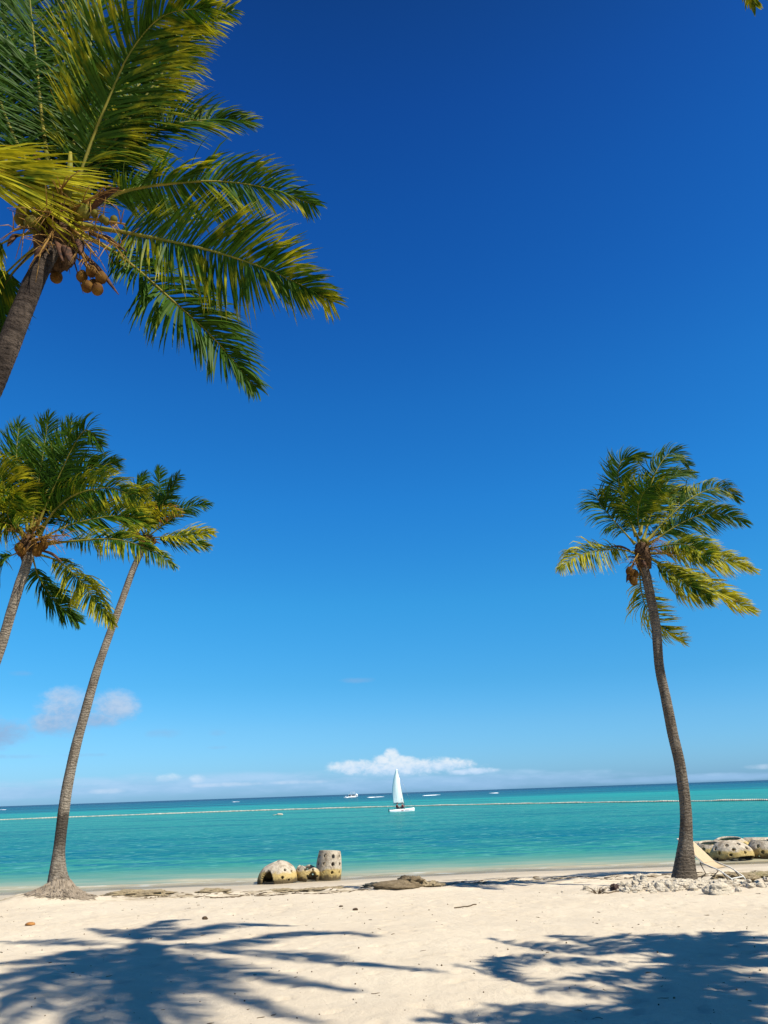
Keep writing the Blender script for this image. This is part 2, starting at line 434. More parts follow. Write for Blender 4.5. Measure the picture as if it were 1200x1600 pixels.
# ---------------------------------------------------------------- sea
def sea_mat():
    mm, N, o = mat('sea_water'); p = pos(N); s = N.new('ShaderNodeSeparateXYZ'); N.l.new(p, s.inputs[0])
    X, Y = s.outputs[0], s.outputs[1]
    ly = N.math('LOGARITHM', N.math('MAXIMUM', Y, 10), 10.0)
    wv = N.math('ADD', ly, N.math('MULTIPLY', N.math('SUBTRACT', N.noise(N.vec(N.math('MULTIPLY', X, 0.004), N.math('MULTIPLY', Y, 0.012)), 1.0, 4), 0.5), 0.32))
    f = N.math('DIVIDE', N.math('SUBTRACT', wv, 1.45), 2.05, clamp=True)     # 28 m .. 3200 m
    c = N.ramp(f, [(0.0, (0.07, 0.32, 0.25)), (0.08, (0.04, 0.29, 0.25)), (0.15, (0.022, 0.23, 0.25)), (0.25, (0.026, 0.265, 0.275)),
                   (0.36, (0.030, 0.31, 0.305)), (0.50, (0.012, 0.33, 0.345)), (0.545, (0.002, 0.17, 0.27)), (0.68, (0.001, 0.12, 0.23)), (0.85, (0.001, 0.07, 0.19)), (1.0, (0.0, 0.045, 0.15))])
    def band(a, b, c_, d): return N.math('MULTIPLY', N.step(ly, a, b), N.math('SUBTRACT', 1.0, N.step(ly, c_, d)))
    s1 = N.noise(N.vec(N.math('MULTIPLY', X, 0.22), N.math('MULTIPLY', Y, 0.9)), 1.0, 6, 0.62)
    s2 = N.noise(N.vec(N.math('MULTIPLY', X, 0.035), N.math('MULTIPLY', Y, 0.14)), 1.0, 6, 0.6)
    s3 = N.noise(N.vec(N.math('MULTIPLY', X, 0.0045), N.math('MULTIPLY', Y, 0.018)), 1.0, 5, 0.6)
    s4 = N.noise(N.vec(N.math('MULTIPLY', X, 0.0012), N.math('MULTIPLY', Y, 0.004)), 1.0, 5, 0.6)
    c = N.mix(N.math('MULTIPLY', N.math('MULTIPLY', N.step(s1, 0.45, 0.60), band(1.545, 1.60, 1.72, 1.95)), 0.7), c, (0.003, 0.135, 0.26))
    c = N.mix(N.math('MULTIPLY', N.math('MULTIPLY', N.step(s2, 0.47, 0.60), band(1.58, 1.70, 2.2, 2.5)), 0.6), c, (0.004, 0.15, 0.22))
    c = N.mix(N.math('MULTIPLY', N.math('MULTIPLY', N.step(s3, 0.52, 0.62), band(2.25, 2.40, 3.2, 3.5)), 0.75), c, (0.001, 0.06, 0.145))
    c = N.mix(N.math('MULTIPLY', N.math('MULTIPLY', N.step(s4, 0.52, 0.60), band(2.5, 2.6, 3.0, 3.2)), 0.5), c, (0.002, 0.22, 0.27))
    # ripples, swell parallel to the shore
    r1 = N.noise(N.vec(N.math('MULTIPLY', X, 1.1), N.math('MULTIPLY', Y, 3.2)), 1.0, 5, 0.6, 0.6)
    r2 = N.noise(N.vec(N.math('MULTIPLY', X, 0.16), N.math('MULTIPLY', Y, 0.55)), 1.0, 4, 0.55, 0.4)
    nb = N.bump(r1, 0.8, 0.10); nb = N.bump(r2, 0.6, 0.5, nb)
    c = N.mix(N.math('MULTIPLY', N.step(r1, 0.54, 0.66), 0.55), c, (0.16, 0.46, 0.46))  # ripple glints and darker troughs painted into the water colour
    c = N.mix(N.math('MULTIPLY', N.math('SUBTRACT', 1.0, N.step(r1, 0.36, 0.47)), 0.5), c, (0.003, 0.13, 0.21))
    da_ = N.new('ShaderNodeAttribute', attribute_name='depth').outputs['Fac']
    dn = N.math('ADD', da_, N.math('MULTIPLY', N.math('SUBTRACT', s1, 0.5), 0.55))
    dn = N.math('ADD', dn, N.math('MULTIPLY', N.math('SUBTRACT', s2, 0.5), 0.35))
    sh = N.ramp(N.math('DIVIDE', dn, 1.2, clamp=True), [(0.0, (0.72, 0.60, 0.42)), (0.07, (0.56, 0.48, 0.32)), (0.17, (0.30, 0.40, 0.32)), (0.32, (0.15, 0.33, 0.27)), (0.6, (0.06, 0.28, 0.25)), (1.0, (0.03, 0.26, 0.26))])
    c = N.mix(N.step(da_, 0.22, 0.85), sh, c)
    fo = N.noise(N.vec(N.math('MULTIPLY', X, 0.7), N.math('MULTIPLY', Y, 3.0)), 1.0, 6, 0.7, 0.8)
    fl = N.math('MULTIPLY', N.math('MULTIPLY', N.step(fo, 0.50, 0.60), N.math('SUBTRACT', 1.0, N.step(dn, 0.02, 0.16))), 0.8)
    c = N.mix(fl, c, (1.0, 1.0, 0.96))
    df = N.new('ShaderNodeBsdfDiffuse'); N.l.new(N.mix(1.0, c, (0.68, 0.70, 0.66), 'MULTIPLY'), df.inputs[0]); N.l.new(N.bump(r2, 0.3, 0.3), df.inputs['Normal'])
    gl = N.new('ShaderNodeBsdfGlossy'); gl.inputs['Roughness'].default_value = 0.07; N.l.new(nb, gl.inputs['Normal'])
    fr = N.new('ShaderNodeFresnel'); fr.inputs[0].default_value = 1.33; N.l.new(nb, fr.inputs['Normal'])
    body = df.outputs[0]
    # shallow water shows the sand under it: depth attribute in metres
    a = N.new('ShaderNodeAttribute', attribute_name='depth')
    dep = N.math('MAXIMUM', a.outputs['Fac'], 0.0)
    op = N.math('SUBTRACT', 1.0, N.math('POWER', 2.718, N.math('MULTIPLY', dep, -16.0)), clamp=True)
    tr = N.new('ShaderNodeBsdfTransparent'); tr.inputs[0].default_value = (0.96, 0.98, 0.97, 1)
    m1 = N.new('ShaderNodeMixShader'); N.l.new(op, m1.inputs[0]); N.l.new(tr.outputs[0], m1.inputs[1]); N.l.new(body, m1.inputs[2])
    m2 = N.new('ShaderNodeMixShader'); N.l.new(N.math('MINIMUM', N.math('MULTIPLY', fr.outputs[0], 0.5), 0.20), m2.inputs[0])
    N.l.new(m1.outputs[0], m2.inputs[1]); N.l.new(gl.outputs[0], m2.inputs[2]); N.l.new(m2.outputs[0], o.inputs[0])
    return mm


def sea_z(x, y):
    fade = np.clip((y - 31) / 12, 0.1, 1) * np.clip((260 - y) / 150, 0, 1)
    return 0.11 * fade * fbm(x * 0.25, y * 0.9, 40, 3) + 0.09 * fade * fbm(x * 0.8, y * 2.4, 44, 2) + 0.01


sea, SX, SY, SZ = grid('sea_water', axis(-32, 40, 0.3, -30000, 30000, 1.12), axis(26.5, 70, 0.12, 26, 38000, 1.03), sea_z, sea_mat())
da = sea.data.attributes.new('depth', 'FLOAT', 'POINT')
da.data.foreach_set('value', (-profile(SX, SY)).astype(np.float32).ravel())
tag(sea, kind='structure')


# ---------------------------------------------------------------- palms
TOCAM = lambda p: unit(CAM - p)
WIND = unit([0.95, 0.15, 0.05])


def frond(root, pts, Lmax=0.8, face=0.4, droop=0.5, wind=0.5, yel=0.1, nleaf=74, petiole=0.16, width=0.036, seed=0, thin=1.0, a0=17, rr=1.0, up=None, segs=4, sweep=1.0):
    """one pinnate frond: midrib along pts, leaflets on both sides"""
    rs = np.random.RandomState(seed + 11)
    C, L = spline(pts, 60)
    T = np.gradient(C, axis=0); T /= np.linalg.norm(T, axis=1)[:, None]
    rad = unit(np.array([C[-1][0] - C[0][0], C[-1][1] - C[0][1], 0.0]) + 1e-6)
    verts = []; faces = []; cols = []
    gapn = rs.rand(2, 40)
    for i in range(nleaf):
        s = petiole + (0.995 - petiole) * (i + rs.rand() * 0.5) / nleaf
        k = s * 59; i0 = min(int(k), 58); fr = k - i0
        P = C[i0] * (1 - fr) + C[i0 + 1] * fr; t = unit(T[i0] * (1 - fr) + T[i0 + 1] * fr)
        upv = np.array([0, 0, 1.0]) if up is None else np.asarray(up, float)
        nat = upv - rad * 0.5 * max(0.0, t[2])
        tw = face * (0.75 + 0.5 * s)
        n0 = unit(nat - t * (nat @ t)) * (1 - tw); cc = TOCAM(P); cc = cc - t * (cc @ t)
        sg = 1.0 if (n0 @ cc) > -0.3 else -1.0
        n = unit(n0 * sg + unit(cc) * tw); side = np.cross(t, n)
        prof = min(1.0, 0.45 + 2.2 * (s - petiole)) * (1 - 0.72 * max(0.0, (s - 0.45) / 0.55) ** 1.5)
        for sd in (-1, 1):
            g = gapn[0 if sd < 0 else 1]
            q = s * 24; qi = int(q); gq = g[qi % 40] * (1 - q + qi) + g[(qi + 1) % 40] * (q - qi)
            if rs.rand() > thin: continue
            ang = math.radians(a0 + 46 * s ** 1.7 + (gq - 0.5) * 40 + rs.randn() * 5)
            D = unit(side * sd * math.cos(ang) + t * math.sin(ang) * sweep + n * (0.22 + 0.18 * rs.randn() + (gq - 0.5) * 0.55))
            ll = Lmax * prof * (0.85 + 0.25 * rs.rand()); hw = width * 0.5 * (0.55 + 0.45 * prof)
            rnd = rs.rand(); dr = droop * (0.7 + 0.6 * rs.rand()); wd = wind * (0.7 + 0.6 * rs.rand())
            p = P.copy(); base = len(verts); roll = rs.randn() * 0.45
            prof_w = [0.55, 1.0, 0.9, 0.62, 0.04] if segs == 4 else [0.6, 1.0, 0.7, 0.04]
            for j in range(segs + 1):
                w0 = np.cross(D, n); w0 = unit(w0 if np.linalg.norm(w0) > 0.05 else t)
                w0 = unit(w0 * math.cos(roll) + np.cross(D, w0) * math.sin(roll))
                verts.append(p - w0 * hw * prof_w[j]); verts.append(p + w0 * hw * prof_w[j])
                cv_ = (rnd, j / segs, yel, 1); cols.append(cv_); cols.append(cv_)
                D = unit(D + (np.array([0, 0, -1.0]) * dr * 0.42 + WIND * wd * 0.42) * (0.35 + j / segs))
                p = p + D * ll / segs
            for j in range(segs):
                a = base + 2 * j; faces.append((a, a + 1, a + 3, a + 2))
    f = obj('frond', verts, faces, M_LEAF, root, False, cols)
    mb = MB(); u = np.linspace(0, 1, 60)
    r = (0.026 * (1 - u) ** 1.2 + 0.004 + 0.035 * np.exp(-u * 20)) * rr * min(L / 3.0, 1.1)
    mb.tube(C, r, 6)
    mb.build('midrib', M_RIB, f)
    return f


def trunk(root, pts, rings=90, material=M_TR_R, roots=None, seed=0):
    """pts rows are x, y, z, radius"""
    C, L = spline(pts, rings * 3); mb = MB(); n = 20
    v = []; f = []
    for i in range(len(C)):
        ph = i % 3; k = (0.99, 1.015, 1.0)[ph]
        t = unit(C[min(i + 2, len(C) - 1)][:3] - C[max(i - 2, 0)][:3]); lo = min(C[0][2], C[-1][2]); t = t if t[2] > 0 else -t
        bl = max(0.0, 1 - (C[i][2] - lo) / 0.9); t = unit(t * (1 - bl) + np.array([0, 0, 1.0]) * bl); a = unit(np.array([1, 0, 0]) - t * t[0]); b = np.cross(t, a)
        for j in range(n):
            q = 2 * math.pi * j / n
            nn = 1 + 0.16 * float(fbm(np.float64(3 * math.cos(q) + seed), np.float64(3 * math.sin(q) + i * 0.05), 3, 2))
            fl = 0.0
            if roots: 
                z = C[i][2] - C[-1][2] if C[-1][2] < C[0][2] else C[i][2] - C[0][2]
                fl = roots * math.exp(-z / 0.16) * (0.45 + 0.4 * math.sin(q * 7 + seed) + 0.9 * float(fbm(np.float64(5 * math.cos(q)), np.float64(5 * math.sin(q)), 8, 3)))
            v.append(C[i][:3] + (a * math.cos(q) + b * math.sin(q)) * C[i][3] * (k * nn + fl))
    for i in range(len(C) - 1):
        for j in range(n):
            f.append((i * n + j, i * n + (j + 1) % n, (i + 1) * n + (j + 1) % n, (i + 1) * n + j))
    f.append(tuple(j for j in range(n))); f.append(tuple((len(C) - 1) * n + j for j in range(n))[::-1])
    return obj('trunk', v, f, material, root)


def heart(root, hub, axis_, r=0.3, seed=0):
    """fibrous crown shaft with old leaf bases"""
    rs = np.random.RandomState(seed); mb = MB(); a = unit(axis_)
    mb.blob(hub - a * r * 0.6, (r * 0.75, r * 0.75, r * 1.4), seed, 0.35, 16, 12, 3.0)
    for i in range(60):
        d = unit(rs.randn(3) + a * 0.2); p0 = hub - a * r * rs.rand() * 1.2 + d * r * 0.4; L = r * (0.6 + 1.3 * rs.rand())
        mb.tube([p0, p0 + d * L * 0.5, p0 + d * L + np.array([0, 0, -L * 0.3])], [r * 0.045, r * 0.03, r * 0.008], 4)
    mb.build('crown_fibre', M_FIBRE, root)


def coconut(root, p, r=0.11, m_=None, seed=0):
    mb = MB(); mb.blob(p, (r, r, r * 1.18), seed, 0.07, 14, 10, 1.2)
    o = mb.build('coconut', m_ or M_HUSK, root)
    c = MB(); c.blob(np.asarray(p) + np.array([0, 0, r * 1.1]), (r * 0.45, r * 0.45, r * 0.2), seed, 0.15, 8, 5)
    c.build('calyx', M_SPATHE, o)


def spathe(root, p0, p1, w=0.07, seed=0):
    C, L = spline([p0, (np.asarray(p0) + p1) / 2 + np.array([0, 0, 0.06]), p1], 12); u = np.linspace(0, 1, 12)
    mb = MB(); mb.tube(C, w * np.sin(np.pi * (0.08 + 0.9 * u)) ** 0.8 + 0.004, 7, True, None, 0.45); mb.build('spathe', M_SPATHE, root)


def flower_stalk(root, p0, p1, n=14, seed=0, L=0.35):
    rs = np.random.RandomState(seed); mb = MB(); p0 = np.asarray(p0, float); p1 = np.asarray(p1, float)
    mb.tube([p0, (p0 + p1) / 2 + [0, 0, 0.05], p1], [0.022, 0.018, 0.01], 5)
    for i in range(n):
        q = p0 + (p1 - p0) * (0.3 + 0.7 * rs.rand()); d = unit(unit(p1 - p0) + rs.randn(3) * 0.7); e = q + d * L * (0.5 + rs.rand())
        mb.tube([q, (q + e) / 2 + [0, 0, 0.02], e + [0, 0, -0.04]], [0.007, 0.006, 0.003], 4)
    mb.build('flower_stalk', M_STALK, root)


def palm(name_label, base, trunk_px, tm, hub, fr_list, roots=None, trY=None, group='coconut palms on the beach', extra=None, seed=0, width=0.036, nleaf=74, htr=0.3):
    root = empty('palm_tree', base, name_label, 'palm tree', group)
    trunk(root, trunk_px, material=tm, roots=roots, seed=seed)
    heart(root, hub, unit(np.array([0.1, 0, 1.0])), htr, seed)
    for i, fd in enumerate(fr_list):
        pts, kw = fd
        kw = dict(kw); kw.setdefault('seed', seed * 50 + i); kw.setdefault('width', width); kw.setdefault('nleaf', nleaf)
        frond(root, pts, **kw)
    if extra: extra(root)
    return root


def px_fronds(hubY, specs, Lm):
    """fronds given by where their midribs run in the photograph, each with its own depth run"""
    out = []
    for (pp, dy, kw) in specs:
        n = len(pp); pts = [at(x, y, hubY + dy * (i / (n - 1)) ** 1.1) for i, (x, y) in enumerate(pp)]
        k = dict(Lmax=Lm); k.update(kw)
        out.append((pts, k))
    return out


def px_trunk(specs, Yf):
    rows = []
    for i, (x, y, w) in enumerate(specs):
        Y = Yf(i / (len(specs) - 1)); p = at(x, y, Y); depth = (p - CAM) @ FW
        rows.append([p[0], p[1], p[2], 0.5 * w * depth / FPX / (1 + ((x - 600) / FPX) ** 2) ** 0.9])
    return rows


# --- right palm, standing in the rubble
YR = 20.1
tr = px_trunk([(1069, 1400, 56), (1069, 1386, 51), (1070, 1360, 40), (1071, 1335, 31), (1072, 1305, 23), (1071, 1260, 20), (1063, 1200, 18.5), (1052, 1150, 18), (1040, 1090, 17), (1030, 1040, 16), (1025, 980, 15.5), (1015, 925, 15.5), (1005, 880, 15.5), (1003, 862, 14)], lambda t: YR)
hubR = at(1003, 858, YR)
specs = [
    ([(998, 866), (970, 859), (931, 861), (900, 870), (874, 889)], -0.6, dict(face=0.55, droop=1.3, wind=0.47, yel=0.70, thin=0.75)),
    ([(992, 850), (958, 812), (938, 787), (934, 772), (950, 764)], 0.8, dict(face=0.6, droop=0.9, wind=-0.2, yel=0.24, thin=0.8)),
    ([(994, 838), (976, 790), (966, 747), (974, 718), (1010, 712)], 0.2, dict(face=0.75, droop=0.2, wind=0.74, yel=0.21)),
    ([(1000, 838), (997, 795), (1010, 765), (1036, 757)], -1.2, dict(face=0.8, droop=0.4, wind=0.54, yel=0.30)),
    ([(1000, 835), (1012, 775), (1030, 728), (1052, 707), (1077, 728)], 0.6, dict(face=0.75, droop=0.35, wind=1.08, yel=0.13)),
    ([(1004, 845), (1022, 795), (1046, 775), (1086, 770)], 1.2, dict(face=0.7, droop=0.3, wind=1.22, yel=0.47)),
    ([(1008, 848), (1044, 809), (1081, 778), (1115, 763), (1140, 766), (1154, 782)], 0.9, dict(face=0.65, droop=0.9, wind=0.81, yel=0.36)),
    ([(1010, 852), (1064, 818), (1101, 803), (1132, 803), (1166, 817)], -0.4, dict(face=0.7, droop=0.9, wind=0.81, yel=0.30)),
    ([(1010, 858), (1058, 850), (1090, 858), (1112, 872)], -1.8, dict(face=0.5, droop=0.7, wind=0.81, yel=0.47)),
    ([(1010, 864), (1058, 866), (1101, 869), (1143, 877), (1178, 890)], 0.3, dict(face=0.6, droop=0.9, wind=0.94, yel=0.76)),
    ([(1010, 868), (1050, 897), (1085, 920), (1112, 936)], -0.9, dict(face=0.7, droop=0.9, wind=1.08, yel=0.59)),
    ([(1012, 870), (1075, 903), (1115, 922), (1178, 956)], 0.2, dict(face=0.55, droop=0.7, wind=1.22, yel=0.90)),
    ([(1002, 872), (1000, 905), (1008, 945), (1030, 975), (1070, 1003)], 0.7, dict(face=0.7, droop=0.1, wind=1.08, yel=0.70, thin=0.6)),
    ([(1000, 850), (985, 810), (975, 780), (985, 745)], 1.6, dict(face=0.6, droop=0.3, wind=0.81, yel=0.18)),
    ([(1004, 850), (1035, 830), (1060, 835), (1085, 850)], 2.2, dict(face=0.4, droop=0.7, wind=0.81, yel=0.30)),
    ([(1004, 848), (1020, 800), (1050, 745), (1085, 740)], 2.0, dict(face=0.6, droop=0.5, wind=1.08, yel=0.18)),
]


def extraR(root):
    rs = np.random.RandomState(3)
    for i, (x, y) in enumerate([(985, 901), (990, 908), (992, 897), (984, 893)]):
        coconut(root, at(x, y, YR - 0.25 - 0.12 * (i % 2)), 0.105, M_HUSK, i)
    spathe(root, at(1000, 872, YR - 0.3), at(1010, 888, YR - 0.5), 0.06)
    spathe(root, at(990, 880, YR - 0.3), at(979, 910, YR - 0.4), 0.08)
    spathe(root, at(985, 860, YR - 0.2), at(952, 854, YR - 0.4), 0.05)
    flower_stalk(root, hubR, at(1045, 866, YR - 0.6), 26, 1)
    flower_stalk(root, hubR, at(1030, 840, YR - 0.8), 26, 2)
    flower_stalk(root, hubR, at(985, 888, YR - 0.5), 16, 3)


palm('tall palm with curved grey trunk rising from white rubble at right, crown windblown', at(1069, 1392, YR), tr, M_TR_R, hubR,
     px_fronds(YR - 0.02, specs, 0.82), 0.06, None, extra=extraR, seed=1, width=0.034, nleaf=120)

M_ROOT = simple('palm_roots', (0.26, 0.21, 0.155), (0.38, 0.31, 0.235), 9, 0.95, 0.1, 0.01, 40)


def roots_(mb, rs, b):
    q = rs.rand() * 2 * math.pi; q0 = q + rs.randn() * .25; r0 = 0.20 + 0.45 * rs.rand() ** 1.5; r1 = r0 + 0.10 + 0.36 * rs.rand() ** 1.3 * (1.25 if math.cos(q) > 0 else 1.0); P = []
    for k in range(6):
        u = k / 5; rr = r0 + (r1 - r0) * u; qq = q0 + (q - q0) * u + rs.randn() * .06; xx = b[0] + rr * math.cos(qq); yy = b[1] + rr * math.sin(qq) * .7
        P.append([xx, yy, float(ground_z(xx, yy)) + 0.30 * math.exp(-max(0, rr - .22) / .26) * (0.75 + .4 * rs.rand()) + .012 - .03 * u])
    w_ = 0.010 + 0.012 * rs.rand(); mb.tube(P, [w_ * 1.4, w_ * 1.2, w_, w_, w_ * .8, w_ * .4], 5)


# --- small left palm with the long slender trunk
YL = 22.6
tr = px_trunk([(94, 1412, 90), (94, 1397, 64), (93, 1385, 45), (91, 1370, 35), (91, 1350, 26), (93, 1322, 20), (99, 1270, 19.5), (106, 1225, 18), (119, 1165, 17), (134, 1110, 16), (151, 1050, 14.5), (168, 1000, 13), (190, 940, 11.5), (208, 890, 10.5), (219, 866, 10), (226, 846, 9)], lambda t: YL + 0.8 * t)
hubL = at(228, 843, YL + 0.8)
specs = [
    ([(228, 840), (238, 800), (248, 768), (249, 732)], 0.3, dict(face=0.6, droop=0.25, wind=0.3, yel=0.0)),
    ([(230, 838), (250, 795), (266, 765), (281, 742)], -0.5, dict(face=0.6, droop=0.3, wind=0.5, yel=0.0)),
    ([(232, 838), (262, 815), (295, 792), (327, 788)], 0.2, dict(face=0.5, droop=0.6, wind=0.6, yel=0.02)),
    ([(234, 840), (268, 838), (300, 834), (334, 833)], -0.5, dict(face=0.5, droop=0.6, wind=0.7, yel=0.7)),
    ([(234, 842), (268, 845), (300, 847), (325, 854)], 0.8, dict(face=0.5, droop=0.6, wind=0.7, yel=0.3)),
    ([(226, 838), (212, 800), (215, 765), (226, 740)], 0.5, dict(face=0.6, droop=0.3, wind=0.5, yel=0.05)),
    ([(231, 836), (243, 810), (258, 796), (286, 802)], -1.0, dict(face=0.7, droop=1.1, wind=0.4, yel=1.0, nleaf=46, Lmax=0.52)),
    ([(224, 840), (206, 824), (196, 812), (186, 812)], -0.8, dict(face=0.6, droop=0.9, wind=0.4, yel=0.9, nleaf=50)),
    ([(226, 838), (215, 812), (222, 796), (240, 790)], -1.4, dict(face=0.6, droop=0.9, wind=0.5, yel=0.9)),
    ([(228, 838), (238, 812), (256, 790), (270, 775)], 1.6, dict(face=0.5, droop=0.5, wind=0.5, yel=0.05)),
    ([(226, 842), (205, 835), (190, 838), (175, 850)], 0.9, dict(face=0.4, droop=0.8, wind=0.4, yel=0.2)),
    ([(228, 838), (222, 800), (206, 775), (195, 765)], 0.6, dict(face=0.6, droop=0.5, wind=0.6, yel=0.1)),
]


def extraL(root):
    mb = MB(); rs = np.random.RandomState(31); bL = at(94, 1398, YL)
    for i in range(1100):
        roots_(mb, rs, bL)
    mb.build('root_mass', M_ROOT, root)
    for i, (x, y) in enumerate([(214, 836), (219, 842), (240, 846), (222, 848)]):
        coconut(root, at(x, y, YL + 0.5), 0.09, M_HUSK, i)
    for i, (a, b) in enumerate([((224, 846), (205, 838)), ((224, 850), (214, 832)), ((232, 848), (252, 850)), ((228, 848), (240, 836))]):
        spathe(root, at(*a, YL + 0.7), at(*b, YL + 0.4), 0.05)
    flower_stalk(root, hubL, at(205, 832, YL + 0.3), 16, 4)


palm('tallest slender palm at left with long pale leaning trunk and wide flared root base', at(90, 1396, YL), tr, M_TR_L, hubL,
     px_fronds(YL + 0.8, specs, 0.74), 0.10, None, extra=extraL, seed=2, width=0.036, nleaf=92, htr=0.22)

# --- middle left palm, its crown half cut by the left edge
YM = 16.2
tr = px_trunk([(-120, 1440, 54), (-105, 1400, 40), (-90, 1330, 33), (-55, 1180, 29), (-25, 1085, 21), (3, 1005, 19), (18, 955, 18), (30, 915, 18), (42, 880, 18), (47, 855, 17)], lambda t: YM - 0.6 + 0.6 * t)
hubM = at(46, 846, YM)
specs = [
    ([(44, 830), (34, 780), (26, 715), (30, 662)], 0.5, dict(face=0.7, droop=0.2, wind=0.4, yel=0.0)),
    ([(48, 828), (58, 770), (68, 705), (76, 652)], 0.0, dict(face=0.7, droop=0.2, wind=0.4, yel=0.0)),
    ([(52, 828), (72, 770), (95, 710), (113, 658)], 0.8, dict(face=0.65, droop=0.25, wind=0.5, yel=0.02)),
    ([(56, 826), (90, 750), (115, 697), (136, 672), (160, 698)], -0.6, dict(face=0.7, droop=0.5, wind=0.7, yel=0.12)),
    ([(58, 830), (100, 782), (140, 735), (184, 722)], 0.3, dict(face=0.65, droop=0.5, wind=0.7, yel=0.15)),
    ([(60, 838), (84, 800), (118, 773), (168, 762), (205, 772), (232, 762)], -1.0, dict(face=0.7, droop=0.9, wind=0.6, yel=0.42, Lmax=0.85)),
    ([(64, 842), (105, 822), (150, 810), (192, 806), (236, 820)], 0.6, dict(face=0.6, droop=0.7, wind=0.8, yel=0.3)),
    ([(70, 850), (120, 845), (170, 842), (205, 848), (240, 862), (273, 885)], -0.3, dict(face=0.55, droop=1.2, wind=0.25, yel=0.4, Lmax=0.62)),
    ([(54, 864), (96, 880), (135, 920), (177, 976)], 0.3, dict(face=0.6, droop=1.1, wind=-0.1, yel=0.65, Lmax=0.66)),
    ([(50, 868), (62, 905), (85, 938), (122, 972)], 1.0, dict(face=0.6, droop=0.7, wind=0.2, yel=0.05, Lmax=0.7)),
    ([(36, 840), (16, 790), (0, 740), (-20, 712)], -0.8, dict(face=0.7, droop=0.6, wind=0.7, yel=0.6)),
    ([(34, 848), (8, 815), (-25, 800), (-60, 815)], -1.2, dict(face=0.6, droop=1.0, wind=0.5, yel=0.6)),
    ([(36, 860), (10, 872), (-20, 892), (-60, 930)], 0.2, dict(face=0.5, droop=0.9, wind=0.3, yel=0.3)),
    ([(40, 838), (10, 800), (-30, 760), (-70, 740)], 0.6, dict(face=0.6, droop=0.4, wind=0.5, yel=0.05)),
    ([(46, 838), (50, 785), (40, 740), (52, 700)], 1.4, dict(face=0.6, droop=0.3, wind=0.5, yel=0.0)),
    ([(52, 838), (90, 800), (125, 790), (160, 800)], 1.8, dict(face=0.5, droop=0.6, wind=0.6, yel=0.1)),
    ([(48, 838), (60, 790), (90, 760), (120, 755)], 1.2, dict(face=0.6, droop=0.5, wind=0.6, yel=0.05)),
    ([(42, 842), (20, 820), (12, 800), (25, 770)], -1.5, dict(face=0.6, droop=0.8, wind=0.6, yel=0.35)),
]


def extraM(root):
    for i, (x, y) in enumerate([(60, 856), (68, 852), (58, 862), (34, 862), (30, 856)]):
        coconut(root, at(x, y, YM - 0.3), 0.10, M_HUSK, i)
    spathe(root, at(62, 860, YM - 0.2), at(97, 878, YM - 0.3), 0.07)
    spathe(root, at(40, 862, YM - 0.2), at(25, 864, YM - 0.4), 0.06)
    for i, e in enumerate([(80, 840), (95, 848), (25, 828), (62, 812), (100, 836)]):
        flower_stalk(root, hubM, at(e[0], e[1], YM - 0.7), 18, 5 + i)


palm('bushy palm cut by the left edge, standing in front of the slender palm', at(-120, 1436, YM - 0.6), tr, M_TR_L, hubM,
     px_fronds(YM, specs, 0.88), None, None, extra=extraM, seed=3, width=0.033, nleaf=118, htr=0.23)

